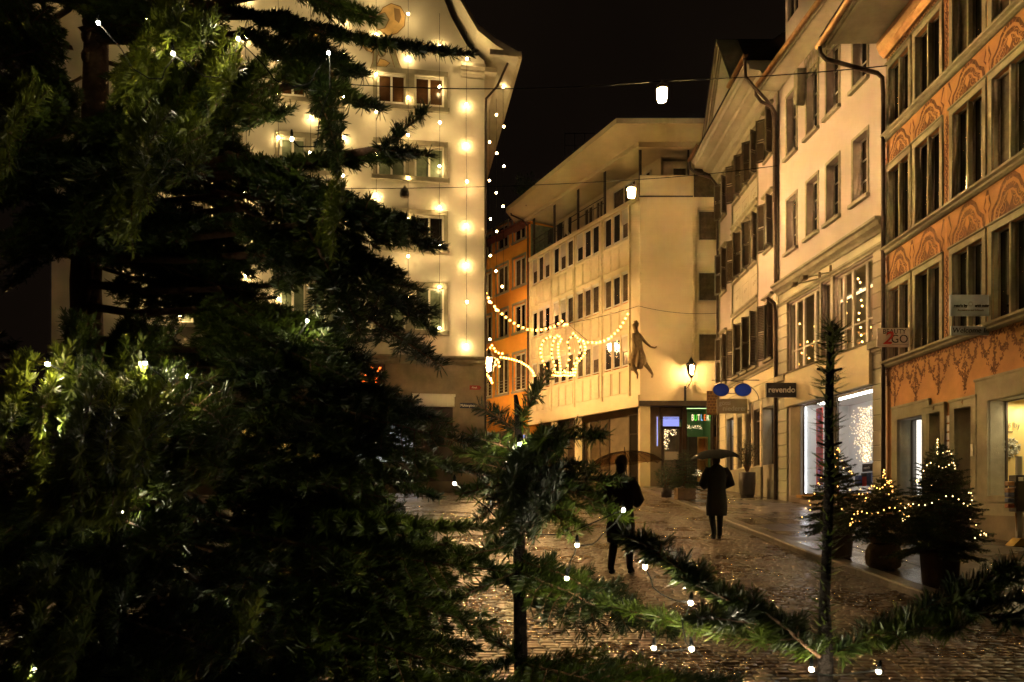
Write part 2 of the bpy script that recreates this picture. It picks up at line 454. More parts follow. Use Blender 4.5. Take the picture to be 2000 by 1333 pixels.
def shell(mb, u0, u1, y1, z0, z1, mi=0, top=True):
    """side and rear walls of a house body behind its facade sheet"""
    mb.add([(u0,0,z0),(u0,0,z1),(u0,y1,z1),(u0,y1,z0)], [(0,1,2,3)], mi)
    mb.add([(u1,0,z0),(u1,0,z1),(u1,y1,z1),(u1,y1,z0)], [(3,2,1,0)], mi)
    mb.add([(u0,y1,z0),(u1,y1,z0),(u1,y1,z1),(u0,y1,z1)], [(3,2,1,0)], mi)
    if top: mb.add([(u0,0,z1),(u1,0,z1),(u1,y1,z1),(u0,y1,z1)], [(0,1,2,3)], mi)

def casement(parent, u0, u1, z0, z1, y, fm, pm, fw=0.055, cols=2, transom=None, dep=0.06, name="window", barw=None):
    """window frame mesh with a pane child"""
    mb = MB(); barw = barw or fw
    W, H = u1-u0, z1-z0
    mb.box(0, W, 0, dep, 0, fw); mb.box(0, W, 0, dep, H-fw, H)
    mb.box(0, fw, 0, dep, fw, H-fw); mb.box(W-fw, W, 0, dep, fw, H-fw)
    for k in range(1, cols):
        x = W*k/cols; mb.box(x-barw/2, x+barw/2, -0.01, dep-0.004, fw, H-fw)
    if transom:
        for t in (transom if isinstance(transom, (list, tuple)) else [transom]):
            zz = H*t
            for k in range(cols):
                xa = fw if k == 0 else W*k/cols + barw/2; xb = W-fw if k == cols-1 else W*(k+1)/cols - barw/2
                mb.box(xa, xb, 0.004, dep-0.008, zz-barw*0.35, zz+barw*0.35)
    f = mb.build(name, fm, parent, (u0, y, z0))
    p = MB().add([(fw*.8, dep*0.6, fw*.8), (W-fw*.8, dep*0.6, fw*.8), (W-fw*.8, dep*0.6, H-fw*.8), (fw*.8, dep*0.6, H-fw*.8)], [(0,1,2,3)])
    p.build("pane", pm, f)
    return f

GS = 0.063       # the street climbs away from the camera
def gz(y): return GS*y

# ================================================================== GROUND
mb = MB()
mb.add([(-120,-40,gz(-40)-.012),(140,-40,gz(-40)-.012),(140,400,gz(400)-.012),(-120,400,gz(400)-.012)], [(0,1,2,3)])
struct("road_bed", mb, M['bed'])
KX = [(5.15,-6),(5.1,2),(5.05,9.7),(5.06,13.4),(5.42,22),(5.57,25.3),(5.62,31),(5.62,34.6),(6.0,35.9)]
def kx(y):
    for (x0,y0),(x1,y1) in zip(KX, KX[1:]):
        if y0 <= y <= y1: return x0+(x1-x0)*(y-y0)/(y1-y0)
    return KX[-1][0]
mb = MB()
ys = [-6+0.7*i for i in range(60)]
for a, b in zip(ys, ys[1:]):
    xa, xb = kx(a)+0.24, kx(b)+0.24
    mb.add([(xa,a,gz(a)+.1),(30,a,gz(a)+.1),(30,b,gz(b)+.1),(xb,b,gz(b)+.1)], [(0,1,2,3)])
struct("pavement", mb, M['pave'])
def cobbles():
    rg = np.random.default_rng(9); xs = []; ys_ = []; ws = []; hs = []
    y = 2.4
    while y < 44:
        rh = (.098 if y < 20 else .125)*rg.uniform(.92, 1.08); x = (-16.0 if y > 9 else -7.0) + rg.uniform(0, .1); xe = kx(y)-.01
        while x < xe:
            wd = rh*rg.uniform(1.1, 2.0); xs.append(x+wd/2); ys_.append(y+.05*math.sin(x*.55+y*.13)+.02*math.sin(x*2.1)); ws.append(wd); hs.append(rh); x += wd
        y += rh
    xs, ys_, ws, hs = map(np.array, (xs, ys_, ws, hs)); n = len(xs)
    g = np.array([-1, -.80, .80, 1.0]); gx, gy = np.meshgrid(g, g); gx, gy = gx.ravel(), gy.ravel()
    edge = np.maximum(abs(gx), abs(gy)); prof = np.where(edge > .9, -.016, np.where(edge > .5, 0, 0))
    corner = (abs(gx) > .9) & (abs(gy) > .9)
    sx_, sy_ = rg.normal(0, .022, n), rg.normal(0, .026, n); hz = rg.normal(0, .0018, n)
    X = xs[:,None] + gx*(ws[:,None]/2-.0025)*(1-.10*corner) + rg.normal(0, .003, (n,16))
    Y = ys_[:,None] + gy*(hs[:,None]/2-.0025)*(1-.10*corner) + rg.normal(0, .003, (n,16))
    dome = -.0028*(gx**2+gy**2)
    Z = GS*Y + hz[:,None] + prof + dome*(edge < .9) + sx_[:,None]*gx*ws[:,None]/2 + sy_[:,None]*gy*hs[:,None]/2 + rg.normal(0, .0012, (n,16))
    V = np.stack([X, Y, Z], 2).reshape(-1, 3)
    q = []
    for j in range(3):
        for i in range(3): q.append([j*4+i, j*4+i+1, j*4+i+5, j*4+i+4])
    F = (np.array(q)[None] + (np.arange(n)*16)[:,None,None]).reshape(-1)
    me = bpy.data.meshes.new("cobbled_road"); me.vertices.add(len(V)); me.vertices.foreach_set("co", V.astype(np.float32).ravel())
    nf = n*9; me.loops.add(nf*4); me.loops.foreach_set("vertex_index", F.astype(np.int32)); me.polygons.add(nf)
    me.polygons.foreach_set("loop_start", (np.arange(nf)*4).astype(np.int32)); me.polygons.foreach_set("use_smooth", np.ones(nf, bool))
    me.materials.append(M['cobble']); me.update(calc_edges=True)
    o = bpy.data.objects.new("cobbled_road", me); C.objects.link(o); o["kind"] = "structure"
cobbles()
mb = MB()
y = -5.8
while y < 34.4:
    l = 0.95; a, b = y, min(y+l-0.012, 34.5)
    h = 0.105 + rnd.uniform(-.003, .003)
    x0, x1 = kx(a), kx(b); wk = 0.25
    vs = []
    for (x, yy) in ((x0,a),(x1,b)):
        z = gz(yy); vs += [(x,yy,z-.05),(x,yy,z+h-.02),(x+.02,yy,z+h),(x+wk,yy,z+h),(x+wk,yy,z-.05)]
    mb.add(vs, [(0,5,6,1),(1,6,7,2),(2,7,8,3),(3,8,9,4),(0,1,2,3,4),(9,8,7,6,5)])
    y += l
struct("kerb", mb, M['kerb'])
# strip of darker setts along the gutter and a groove slab line in the pavement
mb = MB()
for a, b in zip(ys[1:55], ys[2:56]):
    mb.add([(kx(a)+1.02,a,gz(a)+.104),(kx(a)+1.06,a,gz(a)+.104),(kx(b)+1.06,b,gz(b)+.104),(kx(b)+1.02,b,gz(b)+.104)], [(0,1,2,3)])
struct("pavement_drain_slot", mb, M['black'])
# far wooded hill beyond the roofs
mb = MB(); n = 40
vs = []
for i in range(n+1):
    x = -160+320*i/n
    vs += [(x, 260, 10), (x, 290, 62+16*math.sin(i*.5)+10*math.sin(i*1.7+1))]
mb.add(vs, [(2*i,2*i+2,2*i+3,2*i+1) for i in range(n)])
mb.add([(-160,290,60),(160,290,60),(160,330,20),(-160,330,20)], [(0,1,2,3)])
struct("hill", mb, mat("night_hill", (0.03, 0.03, 0.02), 0.9))

# ================================================================== HOUSES
A = (9.61, 19.7); B = (9.14, 26.27); Cc = (9.14, 33.85); D = (6.0, 36.0); E = (1.06, 45.5)
# ------------------------------------------------------ frescoed house (right, ochre)
F1 = Fac(A, (A[0]-0.016*8.7, A[1]-8.7))
h1 = F1.root("frescoed_house", "ochre house painted with brown frescoes, paired windows above two doors and lit shop windows")
u, z = F1.u, F1.z
END = F1.u(2100)+1.2
zr = [(8.23,10.33),(5.32,7.30),(11.14,12.95)]
cols_px = [(1731.5,1781),(1784,1843)]
W1 = (0.02, u(1781)); W2 = (u(1784), u(1843)); W3 = (u(1856), u(1928)); W4 = (u(1932), u(1932)+1.34)
W5 = (W4[1]+.27, W4[1]+1.6)
holes = []; fr = 0.13
for (a, b) in (W1, W2, W3, W4, W5):
    for (c, d) in zr:
        holes.append((a+fr, b-fr, c+.05, d-fr-.06, 0.30))
GF = 4.0; g0 = 0.6
sw1 = (u(1756), u(1805), 1.88, 3.77, .35); d1 = (u(1815), u(1841), 0.5, 3.76, .45)
d2 = (u(1869), u(1901), 0.5, 3.74, .45); sw2 = (u(1933), u(1933)+3.2, 1.88, 3.78, .35)
mbw = MB(); wall(mbw, 0, END, -0.3, 13.5, holes+[sw1, d1, d2, sw2], 0.3)
shell(mbw, 0, END, 9, -0.3, 13.5)
mbw.build("wall", M['fresco'], h1)
# stone window surrounds and panes
for i, (a, b) in enumerate((W1, W2, W3, W4, W5)):
    for (c, d) in zr:
        m_ = MB(); t = -0.035
        m_.box(0, b-a, t, 0.0, d-c-fr-.06, d-c); m_.box(0, fr, t, 0, 0.0, d-c-fr-.06); m_.box(b-a-fr, b-a, t, 0, 0, d-c-fr-.06)
        m_.box(-.015, b-a+.015, t-.03, t, d-c-.045, d-c)
        # reveals of stone lining the opening
        m_.box(fr-.0, fr+.012, 0, .15, 0.05, d-c-fr-.065); m_.box(b-a-fr-.012, b-a-fr, 0, .15, .05, d-c-fr-.065)
        xm = (b-a)/2; m_.box(xm-.03, xm+.03, -.01, .08, .05, d-c-fr-.062)
        s_ = m_.build("window_surround", M['stone'], h1, (a, 0, c)); bevel(s_, .008, 1)
        lit = (i == 3 and c > 11) or (i*7+int(c)) % 4 == 1
        casement(h1, a+fr+.012, a+xm-.03, c+.05, d-fr-.06, .09, M['stone_dark'], M['pane'] if not lit else M['pane_curtain'], .035, 1, None, .05)
        casement(h1, a+xm+.03, b-fr-.012, c+.05, d-fr-.06, .09, M['stone_dark'], M['pane'], .035, 1, None, .05)
# ledges
for zt in (11.14, 8.23, 5.32):
    m_ = MB(); m_.sweep([(0.0,zt),(-.16,zt),(-.16,zt-.05),(-.10,zt-.085),(-.10,zt-.13),(-.05,zt-.17),(0,zt-.17)], -.03, END)
    m_.build("ledge", M['stone'], h1)
m_ = MB(); m_.sweep([(0,13.1),(-.08,13.1),(-.20,13.22),(-.26,13.38),(-.26,13.5),(0,13.5)], 0, END); m_.build("cornice", M['copper'], h1)
# eave soffit, fascia, gutter, roof
m_ = MB(); m_.box(-.02, END, -1.55, 9, 13.5, 13.6); m_.build("soffit", M['soffit_d'], h1)
m_ = MB(); m_.box(-.05, END, -1.62, -1.55, 13.42, 13.75); m_.box(-.09, END, -1.50, -1.40, 13.44, 13.5); m_.build("fascia", M['stone'], h1)
m_ = MB(); m_.add([(-.1,-1.7,13.7),(END,-1.7,13.7),(END,4,17.5),(-.1,4,17.5)], [(0,1,2,3)]); m_.add([(-.1,4,17.5),(END,4,17.5),(END,9.4,13.6),(-.1,9.4,13.6)], [(0,1,2,3)])
m_.add([(-.1,-1.6,13.6),(-.1,4,17.5),(-.1,9.3,13.6)], [(0,2,1)]); m_.add([(END,-1.6,13.6),(END,4,17.5),(END,9.3,13.6)], [(0,1,2)]); m_.build("roof", M['roof'], h1)
def gutter(parent, x0, x1, y, z0, r=.085):
    g = MB(); pr = []
    for k in range(9):
        a = math.pi + math.pi*k/8; pr.append((y+r*math.cos(a), z0+r*math.sin(a)))
    for k in range(8, -1, -1):
        a = math.pi + math.pi*k/8; pr.append((y+(r-.012)*math.cos(a), z0+(r-.012)*math.sin(a)))
    g.sweep(pr, x0, x1)
    x = x0+.3
    while x < x1:
        pr2 = [(y+(r+.008)*math.cos(math.pi+math.pi*k/8), z0+(r+.008)*math.sin(math.pi+math.pi*k/8)) for k in range(9)]
        g.sweep(pr2, x, x+.03); x += .85
    return g.build("gutter", M['copper'], parent)
gutter(h1, -.12, END, -1.70, 13.50)
m_ = MB(); m_.tube([(-.02,-1.70,13.44),(-.02,-1.68,13.25),(.0,-1.55,13.10),(.02,-.25,12.72),(.02,-.12,12.60),(.02,-.10,12.2),(.02,-.10,5.2),(.02,-.10,1.4)], .055, 10)
m_.build("downpipe", M['pipe'], h1)
# ground floor stonework
m_ = MB()
def surround(mb_, a, b, c, d, w_, t=-.05, sill=True, bot=None):
    mb_.box(a-w_, b+w_, t, 0, d, d+w_*1.15); mb_.box(a-w_, a, t, 0, c if bot is None else bot, d); mb_.box(b, b+w_, t, 0, c if bot is None else bot, d)
    mb_.box(a-w_-.02, b+w_+.02, t-.02, t, d+w_*1.15-.05, d+w_*1.15)
    if sill: mb_.box(a-w_-.02, b+w_+.02, t-.05, 0, c-.12, c)
surround(m_, sw1[0], sw1[1], sw1[2], sw1[3], .30, sill=True); 
m_.box(sw1[0]-.3, sw1[1]+.2, -.03, 0, .3, sw1[2]-.12)
m_.build("shop_window_surround", M['stone'], h1)
m_ = MB(); surround(m_, d1[0], d1[1], .5, d1[3], .17, t=-.06, sill=False, bot=.5); m_.build("door_surround", M['stone'], h1)
m_ = MB(); surround(m_, d2[0], d2[1], .5, d2[3], .19, t=-.06, sill=False, bot=.5); m_.build("door_surround", M['stone'], h1)
m_ = MB(); surround(m_, sw2[0], sw2[1], sw2[2], sw2[3], .42, sill=True)
m_.box(sw2[0]-.42, sw2[1]+.42, -.06, 0, .3, sw2[2]-.12); m_.build("shop_window_surround", M['stone'], h1)
m_ = MB(); m_.box(sw2[0]-.5, sw2[1]+.42, -.09, -.06, .3, 1.5); m_.build("plinth", M['stone_dark'], h1)
for nm_, q in (("shop_window_lining", sw1), ("door_lining", d1), ("door_lining", d2), ("shop_window_lining", sw2)):
    m_ = MB(); t2 = .012; dd_ = q[4]-.02
    m_.box(q[0], q[0]+t2, .001, dd_, q[2], q[3]-t2); m_.box(q[1]-t2, q[1], .001, dd_, q[2], q[3]-t2); m_.box(q[0], q[1], .001, dd_, q[3]-t2, q[3]); m_.box(q[0]+t2, q[1]-t2, .001, dd_, q[2], q[2]+t2)
    m_.build(nm_, M['stone'], h1)
for dd in (d1, d2):
    mm = MB(); mm.box(dd[0], dd[1], .38, .43, .5, dd[3]); mm.box(dd[0]+.08, dd[1]-.08, .36, .38, 1.1, 2.0); mm.box(dd[0]+.08, dd[1]-.08, .36, .38, 2.15, 3.3)
    do = mm.build("door", M['umber'], h1)
    MB().tube([(dd[0]+.09,.34,2.05),(dd[0]+.09,.34,2.25)], .012, 6).build("handle", M['gold'], do)
# name plates / bell board
m_ = MB()
for k in range(7): m_.box(u(1850), u(1856), -.02, 0, 2.35+k*.19, 2.50+k*.19)
m_.build("name_plates", M['signwhite'], h1)
MB().box(u(1901)+.02, u(1901)+.10, -.075, -.06, 2.7, 2.95).build("bell_panel", M['letter'], h1)
for (dd, n_) in ((d1, "3"), (d2, "4")):
    text(n_, .16, h1, ((dd[0]+dd[1])/2, -.062, dd[3]+.11), M['paint_c'], name="house_number")

def room(parent, a, b, c, d, y0, dep, wm, fm, light, lz=None, name="shop_interior"):
    """a real room behind a shop window"""
    mb_ = MB()
    mb_.add([(a,y0,c),(b,y0,c),(b,y0+dep,c),(a,y0+dep,c)], [(0,1,2,3)], 1)
    mb_.add([(a,y0,d),(b,y0,d),(b,y0+dep,d),(a,y0+dep,d)], [(3,2,1,0)], 0)
    mb_.add([(a,y0,c),(a,y0+dep,c),(a,y0+dep,d),(a,y0,d)], [(0,1,2,3)], 0)
    mb_.add([(b,y0,c),(b,y0+dep,c),(b,y0+dep,d),(b,y0,d)], [(3,2,1,0)], 0)
    mb_.add([(a,y0+dep,c),(b,y0+dep,c),(b,y0+dep,d),(a,y0+dep,d)], [(3,2,1,0)], 0)
    r_ = mb_.build(name, [wm, fm], parent)
    if light:
        MB().box(a+(b-a)*.15, b-(b-a)*.15, y0+.12, y0+.22, d-.03, d-.01).build("strip_light", light, r_)
    return r_
# shop 1 : dim glass with bright tube at the edge
r1 = room(h1, sw1[0]-.1, sw1[1]+.25, 1.7, 3.78, .36, .9, M['shopgrey'], M['umber'], None)
MB().box(sw1[0]+.02, sw1[0]+.16, .42, .47, 1.9, 3.75).build("light_column", emit("column_light", (1,.93,.8), 1.6), r1)
MB().box(sw1[1]-.25, sw1[1]-.10, .5, .6, 3.62, 3.66).build("spot_light", M['e_shop'], r1)
casement(h1, sw1[0], sw1[1], sw1[2], sw1[3], .30, M['frame_d'], M['glass'], .03, 1, None, .04, "shop_window")
# shop 2 : warm yellow
r2 = room(h1, sw2[0]-.6, sw2[1]+.3, 1.7, 3.85, .36, 1.5, M['shopyellow'], M['stone'], None)
for k in range(4):
    sp = MB(); sp.lathe([(.02,.14),(.03,.10),(.06,.0),(.055,0.002)], (sw2[0]+.2+k*.55, .62, 3.66), 12)
    o_ = sp.build("spot_light", M['fixture'], r2)
    MB().sphere((sw2[0]+.2+k*.55, .62, 3.675), .04, 8).build("bulb", emit("spot_bulb_glow", (1,.80,.45), 420), o_)
casement(h1, sw2[0], sw2[1], sw2[2], sw2[3], .30, M['frame_d'], M['glass'], .035, 1, None, .04, "shop_window")
ZW = 15.42      # the end wall of the yellow shop faces down the street
ew = MB().box(9.60, 11.0, ZW, ZW+.05, 1.7, 3.84).build("end_wall", M['shopyellow'])
ew.parent = r2; ew.matrix_parent_inverse = (Matrix.Translation((F1.O.x, F1.O.y, 0)) @ Matrix.Rotation(F1.rz, 4, 'Z')).inverted()
def facing(o): o.parent = ew; return o
def ftext(txt, size, p, m, **k):
    o = link("lettering", text_mesh(txt, size, mat_=m, **k), ew, Matrix.Translation(p) @ UPR); return o
ftext("reto's by", .19, P(1967, 830, ZW-.03), M['stone'], sx=.8)
q0, q1 = P(1951, 844, ZW-.01), P(1978, 844, ZW-.01)
MB().box(q0.x, q1.x, ZW-.02, ZW-.002, q0.z-.008, q0.z+.008).build("rule_line", M['umber'], ew)
for (x0_, x1_, y0_, y1_) in ((1944,1951,868,900),(1942,1953,906,928)):
    q0, q1 = P(x0_, y1_, ZW), P(x1_, y0_, ZW)
    MB().box(q0.x, q1.x, ZW-.03, ZW-.002, q0.z, q1.z).build("wall_panel", M['stone_dark'], ew)
rw = MB()
for k in range(340):
    a = rnd.uniform(0, 2*math.pi); rr = rnd.uniform(.05, .19)
    rw.sphere((rr*math.cos(a), rnd.uniform(-.04,.03), rr*math.sin(a)), rnd.uniform(.014,.022), 5)
rwo = rw.build("wreath", M['wreath'], None, P(1974, 875, ZW-.06)); tag(rwo, "round white berry wreath hung on the yellow shop wall", "wreath")

# frescoes
def spiral(cx, cz, r0, turns, dirn=1, ph=0):
    return [(cx + r0*(1-t/24*.85)*math.cos(ph+dirn*t/24*turns*2*math.pi), cz + r0*(1-t/24*.85)*math.sin(ph+dirn*t/24*turns*2*math.pi)) for t in range(25)]
def fresco_arch(W, H, seed):
    m_ = MB(); rr = random.Random(seed)
    cx = W/2
    base = [(W*.04, 0.02), (W*.96, 0.02), (W*.93, H*.33), (W*.80, H*.52), (W*.72, H*.80), (W*.60, H*.97), (W*.40, H*.97), (W*.28, H*.80), (W*.20, H*.52), (W*.07, H*.33)]
    for k, (s_, mi) in enumerate(((1.0, 0), (.86, 2), (.76, 0), (.60, 2), (.54, 0))):
        m_.poly([(cx+(p[0]-cx)*s_, p[1]*s_+.01) for p in base], -.004-.0022*k, mi)
    for sg in (-1, 1):
        for (dx, dz, r0) in ((.17,.22,.09),(.30,.16,.085),(.12,.45,.07),(.24,.40,.06),(.36,.12,.05)):
            m_.ribbon(spiral(cx+sg*dx*W, dz*H, r0*W, 1.6, sg, rr.uniform(0,3)), .012, -.016, 2)
        m_.ribbon([(cx+sg*(W*.46), H*.02), (cx+sg*(W*.52), H*.30), (cx+sg*W*.44, H*.5), (cx+sg*W*.53, H*.92)], [.02,.06,.03,.07], -.0155, 0)
    for k in range(7):
        a = math.pi*(.12+.76*k/6)
        m_.ribbon([(cx+W*.10*math.cos(a), H*.55+W*.10*math.sin(a)), (cx+W*.20*math.cos(a), H*.55+W*.20*math.sin(a))], .012, -.0165, 2)
    m_.poly([(cx, H*.18), (cx+W*.06, H*.36), (cx+W*.035, H*.52), (cx, H*.6), (cx-W*.035, H*.52), (cx-W*.06, H*.36)], -.017, 1)
    return m_
FM = [M['fresco_ink'], M['fresco_pale'], M['fresco']]
def teardrop(m_, x, z0, s):
    m_.poly([(x-.05*s, z0+.16*s), (x-.07*s, z0+.06*s), (x, z0), (x+.07*s, z0+.06*s), (x+.05*s, z0+.16*s), (x+.02*s, z0+.40*s), (x+.05*s, z0+.62*s), (x-.05*s, z0+.62*s), (x-.02*s, z0+.40*s)], -.018, 1)
for (z0, z1) in ((10.33, 10.97), (7.30, 8.06)):
    for i, (a, b) in enumerate((W1, W2, W3, W4, W5)):
        o = fresco_arch(b-a, z1-z0, i*3+int(z0)).build("fresco_panel", FM, h1, (a, 0, z0))
    m_ = MB()
    for x in (0.06, (W1[1]+W2[0])/2, (W2[1]+W3[0])/2, (W3[1]+W4[0])/2, (W4[1]+W5[0])/2): teardrop(m_, x, z0-.05, 1.05)
    m_.build("fresco_drops", FM, h1)
for (z0, z1) in zr:
    m_ = MB(); xc = (W2[1]+W3[0])/2
    for xc in ((W2[1]+W3[0])/2, (W4[1]+W5[0])/2):
        k = 0; zz = z0+.1
        while zz < z1-.15:
            m_.ribbon(spiral(xc, zz, .085, 1.3, 1 if k%2 else -1, k), .022, -.006); m_.ribbon([(xc-.02,zz-.1),(xc+.03,zz),(xc,zz+.1)], .05, -.0045); zz += .15; k += 1
    m_.build("fresco_pilaster", FM, h1)
# frieze under the eave
m_ = MB()
x = .1
while x < END-.2:
    m_.ribbon(spiral(x, 13.02, .10, 1.2, 1, 0), .025, -.006); m_.ribbon([(x+.1, 12.98),(x+.18,13.06),(x+.25,12.99)], .04, -.0045); x += .27
m_.build("fresco_frieze", FM, h1)
# swags under the lowest ledge
m_ = MB(); zt = 5.12; rr = random.Random(3)
def leafy(m_, pts, wd, n=60, y=-.006):
    for k in range(n):
        t = rr.random()*(len(pts)-1); i = int(t); f_ = t-i
        px_ = pts[i][0]*(1-f_)+pts[min(i+1,len(pts)-1)][0]*f_; pz_ = pts[i][1]*(1-f_)+pts[min(i+1,len(pts)-1)][1]*f_
        a = rr.uniform(0, 6.28); l = wd*rr.uniform(.8, 1.6)
        ox, oz = rr.gauss(0, wd*.35), rr.gauss(0, wd*.35)
        c, s_ = math.cos(a)*l/2, math.sin(a)*l/2
        yy = y - .00004*k
        m_.add([(px_+ox-c, yy, pz_+oz-s_), (px_+ox+s_*.45, yy, pz_+oz-c*.45), (px_+ox+c, yy, pz_+oz+s_), (px_+ox-s_*.45, yy, pz_+oz+c*.45)], [(0,1,2,3)])
xc = .45; big = 0
while xc < END-1:
    wv = .42
    for sg in (-1, 1):
        arc = [(xc+sg*(.08+wv*t/8*.9), zt-.10-.30*math.sin(math.pi*t/8)) for t in range(9)]
        leafy(m_, arc, .07, 46)
        drop = [(xc+sg*wv, zt-.05), (xc+sg*wv*.95, zt-.42)]
        leafy(m_, drop, .05, 22)
        arc2 = [(xc+sg*wv*.9, zt-.25), (xc+sg*wv*.55, zt-.55), (xc+sg*.05, zt-.75)]
        leafy(m_, arc2, .06, 34)
    leafy(m_, [(xc, zt-.05), (xc, zt-.6 - .15*(big%2)), (xc, zt-.98-.1*(big%2))], .075, 80)
    if big%2:
        ring = [(xc+.10*math.cos(t*.7), zt-.62+.20*math.sin(t*.7)) for t in range(10)]
        leafy(m_, ring, .06, 60)
    leafy(m_, [(xc-.5, zt-.03), (xc+.5, zt-.03)], .07, 50)
    xc += 1.02; big += 1
m_.build("fresco_swags", FM, h1)

# ------------------------------------------------------ white shop house
F2 = Fac(B, A); u, z = F2.u, F2.z; L2 = F2.L
h2 = F2.root("white_house", "tall white plastered house over a bright phone shop, rusticated grey piers beside its large windows")
rowA = [(1537,1554,182,306),(1576,1597,140,264),(1614,1638,98,222),(1665,1696,30,170)]
def uz(q, F):
    return (F.u(q[0]), F.u(q[1]), F.z((q[0]+q[1])/2, q[3]), F.z((q[0]+q[1])/2, q[2]))
up = [u(a) for a, b in ((1537,0),(1576,0),(1615,0),(1667,0))]
ww = .72
zA0 = z(1546, 301); zA1 = z(1546, 182); zB0 = z(1547, 488); zB1 = z(1548, 384)
hol = []
for a in up:
    for (c, d) in ((zA0, zA1), (zB0, zB1)): hol.append((a, a+ww, c, d, .26))
zc = z(1518, 561); zc0 = z(1525, 601)
zs = z(1538, 731); zf = z(1540, 796)
bw1 = (u(1541), u(1602), zs+.02, zc0-.05, .16); bwn = (u(1607), u(1624), zs+.02, zc0-.05, .16); bw2 = (u(1631), u(1706), zs+.02, zc0-.05, .16)
gsh = (u(1544), u(1708), 1.9, zf-.02, .12)
zt2 = 15.75
mbw = MB(); wall(mbw, 0, L2, .8, zt2, hol+[bw1, bwn, bw2, gsh], .26); shell(mbw, 0, L2, 9, .8, zt2)
mbw.build("wall", M['white'], h2)
for i, a in enumerate(up):
    for (c, d) in ((zA0, zA1), (zB0, zB1)):
        m_ = MB(); t = -.025; f_ = .09
        m_.box(-f_, ww+f_, t, 0, d-c, d-c+f_); m_.box(-f_, 0, t, 0, 0, d-c); m_.box(ww, ww+f_, t, 0, 0, d-c); m_.box(-f_-.04, ww+f_+.04, t-.09, 0, -.10, 0)
        m_.build("window_surround", M['stone'], h2, (a, 0, c))
        casement(h2, a, a+ww, c, d, .20, M['frame_w'], M['pane'] if (i+int(c))%3 else M['pane_curtain'], .045, 2, [.33,.66], .05)
# storey cornice above the shop floor
m_ = MB(); m_.sweep([(0,zc),(-.30,zc),(-.30,zc-.07),(-.24,zc-.10),(-.20,zc-.2),(-.10,zc-.28),(-.06,zc-.36),(0,zc-.36)], -.05, L2-.02); m_.build("cornice", M['stone'], h2)
m_ = MB(); m_.sweep([(0,zc0+.16),(-.09,zc0+.16),(-.09,zc0+.1),(-.05,zc0+.05),(-.05,zc0),(0,zc0)], -.02, L2-.02); m_.build("string_course", M['stone'], h2)
m_ = MB(); m_.box(0, L2-.03, -.02, -.001, zc0+.16, zc-.36); m_.build("frieze", M['grayplaster'], h2)
# rusticated piers
for (a, b) in ((0.02, u(1540)), (u(1708), L2-.12)):
    m_ = MB(); zz = 1.6; 
    while zz < zc0-.02:
        if not (zs-.25 < zz < zs-.0): m_.box(a, b, -.06, 0, zz, min(zz+.385, zc0-.01))
        zz += .40
    p_ = m_.build("rusticated_pier", M['grayplaster'], h2); bevel(p_, .012, 1)
    m_ = MB(); m_.box(a-.04, b+.06, -.20, 0, zs-.22, zs-.02); m_.box(a-.02, b+.04, -.12, -.0, zs-.30, zs-.22); bevel(m_.build("pier_capital", M['stone'], h2), .01, 1)
m_ = MB(); m_.box(u(1603.5), u(1606), -.05, 0, zs, zc0); m_.box(u(1625), u(1630), -.05, 0, zs, zc0); m_.build("mullion_pier", M['grayplaster'], h2)
for (q, n_) in ((bw1, 4), (bw2, 4)):
    W_, H_ = q[1]-q[0], q[3]-q[2]
    cw = [0, .17, .42, .78, 1.0]
    for k in range(4):
        casement(h2, q[0]+W_*cw[k], q[0]+W_*cw[k+1]-.01, q[2], q[3], .08, M['frame_w'], M['glass'], .06, 1, [.30], .06)
casement(h2, bwn[0], bwn[1], bwn[2], bwn[3], .08, M['frame_w'], M['pane_curtain'], .05, 1, [.3], .06)
rr2 = room(h2, bw1[0]-.05, bw2[1]+.05, zs, zc0, .20, 1.6, M['stone'], M['umber'], None, name="upper_room")
MB().box(bw1[0]+.3, bw2[1]-.3, 1.5, 1.6, zc0-.06, zc0-.03).build("ceiling_light", emit("dim_room_light", (1,.7,.35), 2.2), rr2)
# fascia
m_ = MB(); m_.box(u(1541), u(1709)-.02, -.16, 0, zf, zs-.05); fa = m_.build("fascia", M['creamp'], h2)
m_ = MB(); m_.box(u(1541)-.01, u(1709), -.20, 0, zs-.05, zs-.0); m_.build("fascia_cap", M['stone_dark'], h2)
text("revendo", .34, h2, (u(1630)+.05, -.168, (zf+zs)/2-.12), M['ink'], bold=.006)
# shop front: door bay + two glass bays
ry = .12
for (a, b, nm) in ((u(1566), u(1618), 1), (u(1632), u(1707), 1)):
    casement(h2, a, b, 1.92, zf-.05, .02, M['frame_d'], M['glass'], .05, 1, None, .06, "shop_window")
MB().box(u(1544), u(1563), .0, .10, 1.5, zf-.05).build("shop_pilaster", M['stone_dark'], h2); MB().box(u(1619), u(1631), -.02, .10, 1.6, zf-.05).build("shop_pilaster", M['stone_dark'], h2)
m_ = MB(); m_.box(u(1562), u(1707), -.12, 0, 1.83, 1.92); m_.build("shop_sill", M['wood'], h2)
rs = room(h2, u(1562), u(1708), 1.75, zf-.03, .13, 1.5, M['shopwhite'], M['shopwhite'], None)
MB().box(u(1575), u(1700), .35, .50, zf-.07, zf-.04).build("strip_light", M['e_shop'], rs)
MB().box(u(1564)-.012, u(1564)+.012, .15, .18, 1.95, zf-.1).build("light_column", M['e_tube'], rs)
